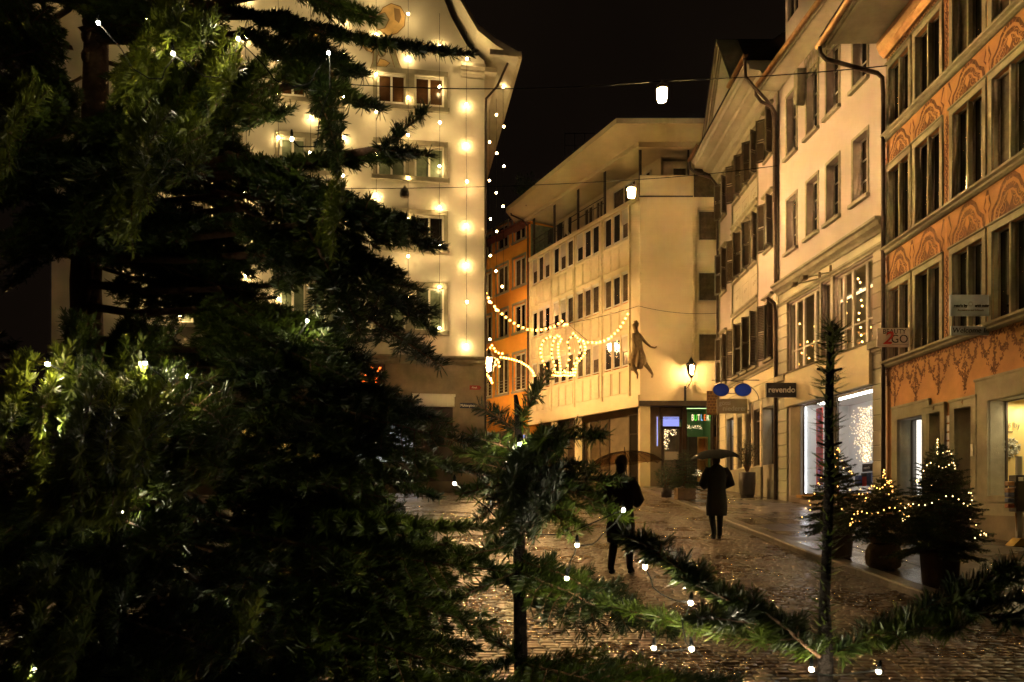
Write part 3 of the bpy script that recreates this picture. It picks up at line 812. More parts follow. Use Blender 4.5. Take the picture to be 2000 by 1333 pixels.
# red banner with sale lettering
bn = MB().box(0, .42, 0, .02, 0, 2.42).build("hanging_banner", M['banner']); 
def place(o, F, uu, yy, zz): o.matrix_world = Matrix.Translation((F.O.x, F.O.y, 0)) @ Matrix.Rotation(F.rz, 4, 'Z') @ Matrix.Translation((uu, yy, zz))
place(bn, F2, F2.ud(1594, .35), .35, F2.zd(1600, 948, .35)); tag(bn, "narrow red banner with pink stars hanging in the phone shop window", "banner")
for k, zz in enumerate((2.15, 1.75, .75, .45, .2)):
    st = MB()
    for q in range(3):
        a = q*math.pi/3; st.ribbon([(.21-.11*math.cos(a), zz-.11*math.sin(a)), (.21+.11*math.cos(a), zz+.11*math.sin(a))], .03, -.005-.001*q)
    st.build("printed_star", M['pink'], bn)
text("SALE", .17, bn, (.21, -.008, 1.25), M['letter'])
# starry LED bundle, display boxes
sl = MB(); r_ = random.Random(11)
for k in range(620):
    zz = r_.uniform(0, 1.55); wd = .12+.22*min(1, zz/.8) if zz < 1.2 else .34-.3*(zz-1.2)
    uu_ = r_.gauss(0, wd*.55); yy_ = r_.gauss(0, wd*.5)
    s_ = r_.uniform(.006, .013)
    sl.add([(uu_-s_,yy_,zz),(uu_,yy_-s_,zz),(uu_+s_,yy_,zz),(uu_,yy_+s_,zz),(uu_,yy_,zz+s_),(uu_,yy_,zz-s_)], [(0,1,4),(1,2,4),(2,3,4),(3,0,4),(1,0,5),(2,1,5),(3,2,5),(0,3,5)])
so = sl.build("fairy_light_bundle", M['e_star']); place(so, F2, F2.ud(1692, .5), .5, F2.zd(1692, 903, .5)); tag(so, "cascading bundle of tiny gold lights in the phone shop window", "fairy lights"); so["kind"] = "stuff"
db = MB().box(-.2, .45, -.1, .2, 0, .32).box(-.10, .40, -.12, -.1, .34, .56).build("display_stand", M['frame_d']); place(db, F2, F2.ud(1696, .45), .45, F2.zd(1696, 946, .45)); tag(db, "small dark display stand lettered in the phone shop window", "display stand")
text("revendo", .10, db, (.15, -.13, .45), M['letter'])
for k, (pxx, hh, mm_) in enumerate(((1676,.30,'bluecan'),(1690,.26,'banner'),(1699,.36,'bluecan'))):
    bx_ = MB().box(0, .22, -.09, .0, 0, hh).build("phone_box", M[mm_]); place(bx_, F2, F2.ud(pxx, .3), .3, F2.zd(pxx, 950, .3))
    tag(bx_, ["tall pale blue carton on the shop sill left of the red one", "small red carton standing between two blue cartons on the shop sill", "blue carton at the right end of the phone shop sill"][k], "box", "boxes in the phone shop window")
MB().box(u(1566), u(1707), .14, .6, 1.75, 1.93).build("window_plinth", M['shopwhite'], rs)
# eave
m_ = MB(); m_.box(-.05, L2+.1, -.66, 9, zt2, zt2+.10); m_.build("soffit", M['soffit'], h2)
m_ = MB(); m_.box(-.05, L2, -.70, -.62, zt2, zt2+.28); m_.build("fascia_board", M['stone'], h2)
gutter(h2, -.15, L2, -.78, zt2+.16, .09)
m_ = MB(); m_.tube([(-.10,-.78,zt2+.1),(-.10,-.78,zt2-.12),(-.10,-.60,zt2-.34),(-.06,-.24,zt2-.52),(-.04,-.12,zt2-.75),(-.04,-.12,zt2-1.5),(-.04,-.12,zc+.05)], .055, 10)
m_.build("downpipe", M['pipe'], h2); m_ = MB()
m_.tube([(-.04,-.42,zc-.4),(-.04,-.16,zc-.6),(-.04,-.12,zc-.9),(-.04,-.12,1.75)], .06, 10)
m_.build("downpipe", M['pipe'], h2)
m_ = MB(); m_.add([(-.1,-.75,zt2+.25),(L2+.1,-.75,zt2+.25),(L2+.1,4,20),(-.1,4,20)], [(0,1,2,3)]); m_.build("roof", M['roof'], h2)
# raised attic gable with windows
ga = u(1537); m_ = MB(); hg = [(u(1541), u(1541)+.8, 17.6, 19.0), (u(1583), u(1583)+1.2, 17.6, 19.0)]
wall(m_, ga, L2-.2, 15.95, 21, hg, .2, y=-.05); m_.add([(ga,-.05,15.95),(ga,-.05,21),(ga,6,21),(ga,6,15.95)], [(0,1,2,3)]); m_.build("attic_wall", M['white'], h2)
for q in hg: casement(h2, q[0], q[1], q[2], q[3], .02, M['stone'], M['pane'], .06, 2, None, .06)
# painted lattice frieze under the eave with a stone corbel
m_ = MB(); x0, x1 = u(1572), u(1648); zz0, zz1 = zt2-.72, zt2-.05
m_.ribbon([(x0,zz0),(x1,zz0)], .05); m_.ribbon([(x0,zz1),(x1,zz1)], .05)
k = 0; x = x0
while x < x1-.2:
    m_.ribbon([(x,zz0),(x+.16,zz1)], .035, -.010); m_.ribbon([(x+.16,zz0),(x,zz1)], .035, -.013); m_.ribbon([(x,zz0),(x,zz1)], .03, -.016)
    x += .2
m_.build("lattice_frieze", M['paint_a'], h2)
m_ = MB(); m_.prism([(-.1,-.95),(.0,-1.05),(.1,-.95),(.14,-.5),(.14,.1),(-.14,.1),(-.14,-.5)], -.3, 0); bevel(m_.build("corbel", M['stone'], h2, (u(1571), 0, zt2-.45)), .03, 2)
# flood light arms over the shop cornice
for k, pxx in enumerate((1577, 1597)):
    t_ = thing("facade_spotlight", ["lower small spotlight on an arm under the grey shop cornice", "upper small spotlight on an arm under the grey shop cornice, nearer the corner"][k], "spotlight", group="spotlights over the phone shop")
    place(t_, F2, u(pxx)+.9, -.02, zc-.62)
    MB().tube([(0,0,0),(0,-.06,0),(-.62,-.5,.0)], .018, 6).build("arm", M['stone'], t_)
    MB().box(-.74,-.56,-.60,-.44,-.05,.06).build("lamp_head", M['stone_dark'], t_)
    MB().box(-.03,.03,-.05,0,-.12,.2).build("wall_plate", M['stone_dark'], t_)
# lights in the upper windows
def bulbs_thing(name, label, pts, r, m_, parentF=None, group=None, cable=True, cat="string lights", cr=.006, max_n=100, part="bulb"):
    o = thing(name, label, cat, pts[0], group=group)
    base = Vector(pts[0])
    me = MB().sphere((0,0,0), r, 6).mesh("bulb", m_)
    for p in pts[:max_n]:
        link(part, me, o, Matrix.Translation(Vector(p)-base))
    if cable:
        MB().tube([Vector(p)-base for p in pts], cr, 4, cap=False).build("cable", M['cable'], o)
    return o
def fpt(F, uu, yy, zz):
    return Vector((F.O.x, F.O.y, 0)) + Vector((F.D.x, F.D.y, 0))*uu + Vector((-F.D.y, F.D.x, 0))*yy + Vector((0,0,zz))
for (pp, nm, sd) in (([(1562,633),(1573,657),(1577,668),(1572,676),(1566,690),(1574,694),(1580,700),(1560,712),(1577,716)], "gold string lights zigzagging inside the left large window over the phone shop", 1),
                     ([(1676,545),(1680,552),(1681,566),(1682,587),(1684,598),(1678,612),(1677,625),(1681,640),(1682,655),(1684,668)], "gold string lights trailing down the middle of the right large window", 2),
                     ([(1698,550),(1697,563),(1697,580),(1694,592),(1700,640),(1706,657)], "gold string lights at the right edge of the right large window", 3),
                     ([(1591,638),(1593,641),(1590,668),(1596,690)], "four gold lights in the right pane of the left large window", 4),
                     ([(1653,590),(1652,600),(1653,612),(1652,622)], "short row of gold lights in the left pane of the right large window", 5)):
    pts = [fpt(F2, F2.ud(a, .35), .35, F2.zd(a, b, .35)) for a, b in pp]
    bulbs_thing("string_lights", nm, pts, .028, M['e_far'], group="string lights in the upper windows of the white house")

# ------------------------------------------------------ shuttered house
F3 = Fac(Cc, B); u, z = F3.u, F3.z; L3 = F3.L
h3 = F3.root("shuttered_house", "grey-cream classical house with dark louvred shutters and a big bracketed pediment gable")
wc = [(33.0,), (31.15,), (30.05,), (28.95,), (27.25,)]
wc = [33.85-q[0] for q in wc]
rows = [(6.75, 8.75), (10.65, 12.40), (13.9, 15.45)]
wd = .72; hol = []
for c_ in wc:
    for (a, b) in rows: hol.append((c_-wd/2, c_+wd/2, a, b, .2))
gd = [(u(1419), u(1433), 2.2, z(1426, 822)+.1, .25), (u(1441), u(1449.5), 3.0, z(1445, 815), .2), (u(1457), u(1467), 3.0, z(1462, 808), .2), (u(1472), u(1484), 3.0, z(1478,800), .2), (u(1490), u(1517), 3.0, z(1505, 792), .45)]
mbw = MB(); wall(mbw, 0, L3, 1.2, 16.0, hol+gd, .2); shell(mbw, 0, L3, 9, 1.2, 16.0)
mbw.build("wall", M['grayplaster'], h3)
# pale side bays
for (a, b) in ((0.25, 2.05), (5.45, L3-.25)):
    m_ = MB()
    cc = wc[0] if a < 1 else wc[4]
    hs = [(cc-wd/2, cc+wd/2, q[0], q[1], .03) for q in rows]
    wall(m_, a, b, 6.6, 15.9, hs, .03, y=-.03)
    m_.build("side_bay", M['white'], h3)
for a in (2.05, 5.37): MB().box(a, a+.08, -.06, 0, 6.6, 15.9).build("pilaster_strip", M['stone'], h3)
for (a, b) in ((0.0, .22), (L3-.22, L3)):
    m_ = MB(); zz = 1.4
    while zz < 15.8: m_.box(a, b, -.05, 0, zz, zz+.56); zz += .58
    bevel(m_.build("quoin", M['stone'], h3), .012, 1)
# louvred shutter template
def shutter_mesh(H, W=.33):
    m_ = MB(); m_.box(0, .04, -.018, .018, 0, H); m_.box(W-.04, W, -.018, .018, 0, H)
    for zz in (0, H/2-.03, H-.06): m_.box(.04, W-.04, -.018, .018, zz, zz+.06)
    k = .09; 
    while k < H-.08:
        if abs(k-H/2) > .05:
            m_.add([(.04,-.022,k),(W-.04,-.022,k),(W-.04,.022,k+.035),(.04,.022,k+.035)], [(0,1,2,3)])
            m_.add([(.04,-.022,k+.006),(W-.04,-.022,k+.006),(W-.04,.022,k+.041),(.04,.022,k+.041)], [(3,2,1,0)])
        k += .058
    return m_.mesh("shutter", M['shutter'])
sm = {r_: shutter_mesh(r_[1]-r_[0]) for r_ in rows}
for ri, r_ in enumerate(rows):
    for ci, c_ in enumerate(wc):
        f = casement(h3, c_-wd/2, c_+wd/2, r_[0], r_[1], .14, M['frame'], M['pane'], .05, 2, [.6], .05)
        m_ = MB(); m_.box(-wd/2-.08, wd/2+.08, -.04, 0, r_[1], r_[1]+.08); m_.box(-wd/2-.10, wd/2+.10, -.12, 0, r_[0]-.09, r_[0]); m_.box(-wd/2-.08,-wd/2,-.035,0,r_[0],r_[1]); m_.box(wd/2,wd/2+.08,-.035,0,r_[0],r_[1])
        if ci in (0, 4) or ri == 1: m_.sweep([(0,r_[1]+.08),(-.05,r_[1]+.16),(-.16,r_[1]+.20),(-.16,r_[1]+.26),(0,r_[1]+.28)], -wd/2-.14, wd/2+.14)
        m_.build("window_surround", M['stone'], h3, (c_, 0, 0))
        an = rnd.uniform(118, 150); an2 = rnd.uniform(112, 140)
        s1 = link("shutter", sm[r_], h3, Matrix.Translation((c_-wd/2, -.05, r_[0])) @ Matrix.Rotation(R(-an), 4, 'Z'))
        s2 = link("shutter", sm[r_], h3, Matrix.Translation((c_+wd/2, -.05, r_[0])) @ Matrix.Rotation(R(180+an2), 4, 'Z'))
# panels with little carved rosettes below middle windows
for (zz) in (9.9, 13.2):
    for c_ in wc[1:4]:
        m_ = MB(); m_.ribbon([(-.38,zz-.4),(-.38,zz+.3),(.38,zz+.3),(.38,zz-.4)], .02, -.010)
        for sg in (-1, 1): m_.ribbon(spiral(sg*.09, zz+.02, .08, 1.4, sg, 0), .022, -.012)
        m_.build("carved_panel", M['stone_dark'], h3, (c_, 0, 0))
for zz in (6.6, 9.35, 12.95):
    m_ = MB(); m_.sweep([(0,zz),(-.12,zz),(-.12,zz-.06),(-.06,zz-.12),(-.06,zz-.18),(0,zz-.2)], (0 if zz<7 else 2.1), (L3 if zz<7 else 5.4)); m_.build("string_course", M['stone'], h3)
# ground floor
m_ = MB()
for zz in [2.6+.56*k for k in range(7)]:
    xs = [.22]
    for q in gd:
        xs += [q[0]-.08, q[1]+.08]
    xs.append(L3-.22)
    for a, b in zip(xs[::2], xs[1::2]):
        if b-a > .06: m_.box(a, b, -.03, 0, zz-.54, zz)
    if zz > z(1445,815)+.45: pass
m_.build("rustication", M['cream'], h3)
m_ = MB(); m_.box(.22, L3-.22, -.031, 0, 6.0, 6.4)
for zz in (4.95+.0,): m_.box(.22, L3-.22, -.032, 0, 5.45, 5.97)
m_.build("signboard_zone", M['cream'], h3)
MB().box(.0, u(1490), -.09, -.03, 1.2, 2.95).box(u(1517), L3-.2, -.09, -.03, 1.2, 2.95).build("plinth", M['stone'], h3)
for i, q in enumerate(gd):
    if i in (0, 4):
        casement(h3, q[0], q[1], q[2], q[3], q[4]-.1, M['frame_d'], M['glass'], .05, 2 if i == 0 else 1, [.75], .06, "shop_window")
        r_ = room(h3, q[0]-.05, q[1]+.3, q[2]-.2, q[3]+.02, q[4]+.02, 1.0, M['shopwhite'], M['stone'], None)
        MB().box(q[0]+.05, q[1], q[4]+.1, q[4]+.2, q[3]-.04, q[3]-.02).build("strip_light", emit("dim_shop_strip", (1,.95,.8), 6), r_)
    else:
        casement(h3, q[0], q[1], q[2], q[3], .12, M['stone'], M['pane'], .05, 1, [.8], .05)
# main cornice, eave, gutter
m_ = MB(); m_.sweep([(0,15.75),(-.06,15.75),(-.10,15.95),(-.22,16.02),(-.30,16.22),(-.60,16.34),(-.66,16.44),(-1.02,16.50),(-1.05,16.66),(-1.15,16.70),(-1.15,16.78),(0,16.78)], -.35, L3+.0); m_.build("cornice", M['grayplaster'], h3)
# pediment
pu0, pu1, pk = 33.85-32.2, 33.85-28.1, 33.85-30.15
m_ = MB(); m_.prism([(pu0,16.78),(pu1,16.78),(pk,19.6)], -.9, .0); m_.build("pediment", M['grayplaster'], h3)
m_ = MB()
for (a, b) in (((pu0-.15,16.80),(pk,19.72)),((pu1+.15,16.80),(pk,19.72))):
    dx, dz = b[0]-a[0], b[1]-a[1]; l = math.hypot(dx, dz); nx, nz = -dz/l, dx/l
    if nz < 0: nx, nz = -nx, -nz
    for (o0, o1, yy) in ((-.18,.0,-1.02),(.0,.08,-1.12),(-.30,-.18,-.96)):
        m_.prism([(a[0]+nx*o0,a[1]+nz*o0),(b[0]+nx*o0,b[1]+nz*o0),(b[0]+nx*o1,b[1]+nz*o1),(a[0]+nx*o1,a[1]+nz*o1)], yy, -.3)
m_.build("raking_cornice", M['stone'], h3)
m_ = MB(); m_.add([(pu0-.2,-1.15,16.85),(pk,-1.15,19.83),(pk,4,19.83),(pu0-.2,4,16.85)], [(0,1,2,3)]); m_.add([(pu1+.2,-1.15,16.85),(pk,-1.15,19.83),(pk,4,19.83),(pu1+.2,4,16.85)], [(3,2,1,0)])
m_.add([(-.3,-1.2,16.8),(L3,-1.2,16.8),(L3,4,20.5),(-.3,4,20.5)], [(0,1,2,3)]); m_.build("roof", M['roof'], h3)
gutter(h3, -.35, pu0-.3, -1.25, 16.82, .09); gutter(h3, pu1+.1, L3+.35, -1.25, 16.82, .09)
m_ = MB(); m_.tube([(-.28,-1.25,16.74),(-.28,-1.22,16.45),(-.2,-1.0,16.2),(.0,-.35,15.9),(.03,-.14,15.6),(.05,-.10,15.2),(.05,-.10,2.4)], .055, 10)
m_.build("downpipe", M['pipe'], h3); m_ = MB()
m_.tube([(L3+.22,-1.25,16.74),(L3+.22,-1.22,16.1),(L3+.18,-.9,15.75),(L3+.0,-.45,15.45),(L3-.12,-.2,15.2),(L3-.14,-.12,14.8),(L3-.14,-.12,12)], .055, 10)
m_.build("downpipe", M['pipe'], h3)

# ------------------------------------------------------ cream corner building
F4 = Fac(E, D); u, z = F4.u, F4.z; L4 = F4.L
h4 = F4.root("corner_building", "cream corner building with rows of slim windows, a roof terrace and wide flat eaves", "building")
ZB, ZT = 6.33, 15.9; SH = (ZT-ZB-.35)/3
bays = [(u(1038.5), u(1074.6)), (u(1079.5), u(1120.5)), (u(1125), u(1171)), (u(1179), u(1230))]
hol = []; wins = []
for (a, b) in bays:
    for r_ in range(3):
        z0 = ZB+.42+r_*SH; w3 = (b-a)/3
        for k in range(3):
            wins.append((a+k*w3+.075, a+(k+1)*w3-.035, z0+SH*.46, z0+SH*.92)); 
            hol.append((a+k*w3+.06, a+(k+1)*w3-.02, z0+SH*.44, z0+SH*.95, .07))
mbw = MB(); wall(mbw, 0, L4, ZB, ZT, hol, .18)
mbw.build("wall", M['cream'], h4)
for (a, b) in bays:
    w3 = (b-a)/3
    for r_ in range(3):
        z0 = ZB+.42+r_*SH
        m_ = MB()
        for k in range(3): m_.box(a+k*w3+.09, a+(k+1)*w3-.07, -.05, 0, z0+.10, z0+SH*.38)
        m_.box(a, b, -.07, 0, z0+SH*.38, z0+SH*.38+.09)
        m_.build("spandrel_panels", M['creamp'], h4)
        for k in range(4): 
            MB().box(a+k*w3-.035, a+k*w3+.035, -.03, 0, z0+.1, z0+SH*.97).build("mullion", M['cream'], h4)
for q in wins:
    f = casement(h4, q[0], q[1], q[2], q[3], .02, M['frame_w'], M['pane'] if rnd.random() < .6 else M['pane_curtain'], .055, 1, None, .06)
    MB().box(-.02, q[1]-q[0]+.01, -.02, .04, q[3]-q[2], q[3]-q[2]+.09).build("blind_box", M['frame_w'], f)
    if rnd.random() < .25: MB().box(.05, q[1]-q[0]-.05, -.01, .0, (q[3]-q[2])*.5, q[3]-q[2]).build("blind", M['soffit'], f)
for x in [q for ab in bays for q in (ab[0]-.10,)] + [bays[3][1]+.03]:
    MB().box(x-.05, x+.05, -.10, 0, ZB+.1, ZT-.15).build("pilaster", M['creamp'], h4)
for q in ((ZB-.25, ZB+.30), (ZT-.14, ZT+.06)): MB().box(-.02, L4, -.12, 0, *q).build("band_course", M['creamp'], h4)
# right face: rotate parts so they share the root
ang = math.atan2(F4.D.y, F4.D.x)
FR = Matrix.Translation((L4, 0, 0)) @ Matrix.Rotation(-ang, 4, 'Z')   # local frame of the face that looks down the street
def rbuild(mb_, name, m_, par=h4):
    o = mb_.build(name, m_, par); o.matrix_local = FR; return o
def X36(px): return (px-1000)*36/1500-6.0
def Z36(py): return EYE+(970-py)*36/1500
holR = [(X36(1364), X36(1403), Z36(470), Z36(410), .15), (X36(1364), X36(1403), Z36(588), Z36(530), .15), (X36(1364), X36(1403), Z36(706), Z36(650), .15)]
mbw = MB(); wall(mbw, 0, 7, ZB, ZT, holR, .15)
mbw.add([(7,0,ZB),(7,9,ZB),(7,9,ZT),(7,0,ZT)], [(0,1,2,3)])
rbuild(mbw, "street_wall", M['cream'])
mbw = MB(); mbw.add([(0,0,ZB),(7,0,ZB),(7,12,ZB),(-5.5,12,ZB)], [(3,2,1,0)]); rbuild(mbw, "floor_slab", M['cream']); mbw = MB(); mbw.add([(0,0,ZT),(7,0,ZT),(7,12,ZT),(-5.5,12,ZT)], [(0,1,2,3)]); rbuild(mbw, "floor_slab", M['cream'])
m_ = MB(); xa, xb = X36(1355), X36(1405)+.2
for zz in (Z36(768), Z36(712), Z36(644), Z36(594), Z36(524), Z36(476), Z36(404)): m_.box(xa, xb, -.05, 0, zz-.05, zz+.05)
m_.box(xa-.06, xa+.05, -.06, 0, Z36(770), Z36(398)); m_.box(xa+.1, xa+.2, -.04, 0, Z36(768), Z36(404)); rbuild(m_, "bay_trim", M['creamp'])
for q in holR:
    f = casement(h4, 0, q[1]-q[0], 0, q[3]-q[2], 0, M['frame'], M['pane_curtain'], .06, 1, None, .05)
    f.matrix_local = FR @ Matrix.Translation((q[0], .08, q[2]))
rbuild(MB().box(-.05, 7, -.06, 0, ZB-.22, ZB+.02), "edge_trim", M['frame_d']); rbuild(MB().box(-.05, X36(1353), -.08, 0, ZT, ZT+.04), "edge_trim", M['frame_d'])
# terrace parapet on street side, glass corner, posts, railing
rbuild(MB().box(0, X36(1353), -.02, .08, ZT+.04, Z36(343)), "parapet", M['creamp'])
m_ = MB(); m_.box(1.4, 6.8, 1.6, 8, ZT, 18.3); rbuild(m_, "penthouse_wall", M['creamp'])
m_ = MB(); m_.box(1.9, 2.5, 1.55, 1.6, ZT, 17.9); m_.box(2.9, 6.0, 1.55, 1.6, ZT+.3, 17.9); rbuild(m_, "penthouse_glazing", M['pane_curtain'])
g_ = MB(); g_.add([(0,.02,Z36(343)),(5.0,.02,Z36(343)),(5.0,.02,18.2),(0,.02,18.2)], [(0,1,2,3)]); rbuild(g_, "wind_screen", M['glass'])
posts = [u(1041), u(1081), u(1127), u(1179), L4-.08]
for x in posts: MB().box(x-.05, x+.05, .02, .12, ZT, 18.35).build("terrace_post", M['frame_d'], h4)
o_ = MB().box(X36(1345)-.04, X36(1345)+.04, .02, .1, Z36(343), 18.3); rbuild(o_, "terrace_post", M['frame_d'])
m_ = MB(); 
for zz in (16.95, 16.65): m_.box(posts[0], posts[3], .04, .07, zz, zz+.035)
x = posts[0]+.1
while x < posts[1]: m_.box(x, x+.015, .05, .065, ZT, 16.95); x += .6
m_.build("railing", M['frame_d'], h4)
MB().add([(posts[2]+.05,.06,ZT),(posts[3]-.05,.06,ZT),(posts[3]-.05,.06,17.9),(posts[2]+.05,.06,17.9)], [(0,1,2,3)]).build("wind_screen", M['glass'], h4)
m_ = MB(); m_.box(0, L4-.6, 1.7, 1.8, ZT, 18.35); m_.build("terrace_wall", M['creamp'], h4)
for (a, b) in ((.3, 1.8), (3.4, 4.3), (4.6, 5.3), (6.2, 8.2), (8.6, 9.4)):
    casement(h4, a, b, ZT+.1, 18.0, 1.62, M['frame'], M['pane_curtain'], .07, 2, None, .06, "terrace_door")
MB().box(0.0, .08, .05, 1.7, ZT, 18.0).build("terrace_screen", M['pane_green'], h4)
# laundry on the railing
for k, (pxx, wl, hl, mm_) in enumerate(((1070,.55,.8,'coat'),(1088,.55,.75,'coat'),(1101,.5,.85,'soffit'),(1109,.35,.9,'coat'))):
    lm = MB(); n_ = 6
    vs = []
    for i in range(n_+1):
        t = i/n_
        vs += [(wl*t, .02*math.sin(t*9), 0), (wl*t+.03*math.sin(i), .03*math.sin(t*11+1), -hl*(1-.12*math.sin(t*5)))]
    lm.add(vs, [(2*i,2*i+1,2*i+3,2*i+2) for i in range(n_)], 0, True)
    lm.add([(v[0], v[1]+.02, v[2]) for v in vs], [(2*i,2*i+2,2*i+3,2*i+1) for i in range(n_)], 0, True)
    lo = lm.build("hanging_cloth", M[mm_]); place(lo, F4, u(pxx), .0, 16.97)
    tag(lo, ["leftmost dark garment drying on the terrace railing", "dark garment beside the terrace post, second on the railing", "pale cloth drying on the terrace railing between dark ones", "narrow dark garment at the right end of the washing on the railing"][k], "laundry", "washing on the terrace railing")
# roof slab with deep eave
roofpts = [(-.2,-1.45),(L4+.2,-1.45)]
m_ = MB()
p_ = [(-.36-1.06, 44.6-45.5), (4.62-1.06, 34.0-45.5), (13-1.06, 34.0-45.5), (13-1.06, 50-45.5), (2-1.06, 52-45.5)]
rot = Matrix.Rotation(-ang, 2)
def loc4(p): v = Vector(p); return (v.x*math.cos(-ang)-v.y*math.sin(-ang), v.x*math.sin(-ang)+v.y*math.cos(-ang))
pl = [loc4(p) for p in p_]
nv = len(pl)
m_.add([(a,b,18.38) for a,b in pl] + [(a,b,18.62) for a,b in pl], [tuple(range(nv))[::-1], tuple(range(nv,2*nv))] + [(i,(i+1)%nv,(i+1)%nv+nv,i+nv) for i in range(nv)])
m_.build("roof", M['creamp'], h4)
m_ = MB(); m_.box(-.3, L4+.2, -.25, 0.0, 18.18, 18.375); m_.build("soffit_beam", M['cream'], h4)
rbuild(MB().box(-.1, 7, -.25, 0.0, 18.12, 18.376), "soffit_beam", M['cream'])
m_ = MB(); m_.tube([(.15,-1.35,18.5),(.1,-1.3,18.3),(.02,-.5,18.15),(-.02,-.14,17.9),(-.02,-.12,17.2),(-.02,-.12,7)], .05, 8); m_.build("downpipe", M['pipe'], h4)
# ground floor : recessed shops and columns
m_ = MB(); m_.box(0, L4-1.5, .9, 1.0, 1.5, ZB-.1); m_.build("recessed_shopfront", M['stone_dark'], h4)
for pxx in (1079, 1125): MB().box(u(pxx)-.12, u(pxx)+.12, .0, .3, 1.5, ZB-.05).build("column", M['creamp'], h4)
for (a, b) in ((.5, 2.0), (2.9, 4.6), (5.2, 7.0)):
    casement(h4, a, b, 3.2, 5.9, .84, M['frame_d'], M['pane_curtain'], .07, 2, [.7], .05, "shop_window")
casement(h4, u(1210), u(1228), 2.6, 5.9, .55, M['frame_d'], M['pane'], .07, 1, [.7], .05, "shop_window")
rbuild(MB().box(.0, .48, .0, .5, 1.5, ZB-.22), "column", M['creamp'])
rbuild(MB().box(.5, X36(1296), .55, .6, 1.5, ZB-.2), "shopfront_panel", M['stone_dark'])
rbuild(MB().box(X36(1318)-.62, X36(1318)+.62, .50, .55, ZB-.80, ZB-.2).box(X36(1337), X36(1344), .40, .6, 1.5, ZB-.2).box(X36(1395), X36(1399), .3, .6, 1.5, ZB-.2), "shopfront_frame", M['umber'])
f = casement(h4, 0, X36(1336)-X36(1296), 0, Z36(832)-2.4, 0, M['umber'], M['glass'], .12, 1, None, .06, "shop_door"); f.matrix_local = FR @ Matrix.Translation((X36(1296), .5, 2.4))
MB().box(.15, .80, -.015, 0, .35, 1.05-.3).build("door_notice", M['letter'], f).location = (0, 0, .85)
rbuild(MB().box(X36(1299), X36(1331), .50, .52, Z36(831), Z36(812)), "transom_screen", M['e_blue'])
rbuild(MB().box(X36(1287), X36(1289), .53, .549, Z36(870), Z36(812)), "blue_strip", M['e_blue'])
f = casement(h4, 0, X36(1395)-X36(1344), 0, ZB-.3-2.5, 0, M['frame_d'], M['glass'], .05, 1, None, .06, "shop_window"); f.matrix_local = FR @ Matrix.Translation((X36(1344), .45, 2.5))
def rroom(a, b, c, d, y0, dep, wm, fm, lm, lcol=None):
    mb_ = MB()
    mb_.add([(a,y0,c),(b,y0,c),(b,y0+dep,c),(a,y0+dep,c)], [(0,1,2,3)], 1); mb_.add([(a,y0,d),(b,y0,d),(b,y0+dep,d),(a,y0+dep,d)], [(3,2,1,0)], 0)
    mb_.add([(a,y0,c),(a,y0+dep,c),(a,y0+dep,d),(a,y0,d)], [(0,1,2,3)], 0); mb_.add([(b,y0,c),(b,y0+dep,c),(b,y0+dep,d),(b,y0,d)], [(3,2,1,0)], 0)
    mb_.add([(a,y0+dep,c),(b,y0+dep,c),(b,y0+dep,d),(a,y0+dep,d)], [(3,2,1,0)], 0)
    o = rbuild(mb_, "shop_interior", [wm, fm])
    s_ = MB().box(a+.2, b-.2, y0+.3, y0+.42, d-.04, d-.02).build("strip_light", lm, o)
    return o
rg = rroom(X36(1342), X36(1397), 2.42, ZB-.24, .55, 1.8, M['shopgreen'], M['stone'], emit("green_shop_strip", (1,.92,.7), 8))
rd = rroom(X36(1296), X36(1336), 2.42, Z36(833), .62, 1.2, M['stone_dark'], M['umber'], emit("door_shop_strip", (1,.7,.4), 1.2))
WR = lambda x, y, z_: Vector((6.0+x, 36.0+y, z_))
# neon letters
neon = thing("neon_sign", "multicoloured neon shop sign hanging inside the green shop window", "sign", WR(X36(1356), .62, Z36(814)))
for k, (ch, mm_) in enumerate(zip("BUTLERS", ('n_yel','n_grn','n_yel','n_blu','n_red','n_yel','n_grn'))):
    text(ch, .42, neon, (.07+k*.145, 0, 0), M[mm_], name="neon_letter", sx=.52)
MB().tube([(.33,0,.12),(.33,0,.5)], .005, 4).build("hanger", M['cable'], neon)
# cabinet, chair
cab = thing("cabinet", "tall honey-coloured glazed cabinet in the green shop", "cabinet", WR(X36(1358), 1.35, 2.42))
MB().box(0, .42, 0, .4, 0, 2.35).build("side", M['umber'], cab)
m_ = MB(); m_.box(.42, .50, 0, .4, 0, 2.35); m_.box(.86,.94,0,.4,0,2.35); m_.box(1.3,1.38,0,.4,0,2.35); m_.box(.42,1.38,0.002,.398,2.27,2.35); m_.box(.42,1.38,.002,.398,0,.5); m_.box(.5,1.3,.004,.39,1.2,1.25); m_.box(.5,1.3,.38,.4,.5,2.27)
m_.build("glazed_doors", M['wood'], cab)
jar = MB().lathe([(0,0),(.09,0),(.09,.22),(0,.22)], (0,0,0), 12).build("candle_jar", emit("candle_glow", (1,.45,.2), 1.5)); jar.location = WR(X36(1380), 1.5, 3.67); tag(jar, "glowing candle jar on the cabinet shelf", "candle")
ch = thing("chair", "white spindle-back chair in the green shop window", "chair", WR(X36(1351), .95, 2.42))
m_ = MB(); m_.tube([(-.2,.0,.45),(-.2,.06,.75),(-.12,.08,.98),(0,.09,1.05),(.12,.08,.98),(.2,.06,.75),(.2,0,.45)], .018, 6)
for k in (-.1, -.03, .04, .11): m_.tube([(k,0,.45),(k,.08,1.0)], .01, 5)
m_.build("backrest", M['frame_w'], ch); MB().box(-.22,.22,-.42,.02,.42,.46).build("seat", M['frame_w'], ch)
for (a, b) in ((-.19,-.38),(.19,-.38),(-.19,0),(.19,0)): MB().tube([(a,b,.42),(a*1.1,b*1.02,0)], .016, 6).build("leg", M['frame_w'], ch)
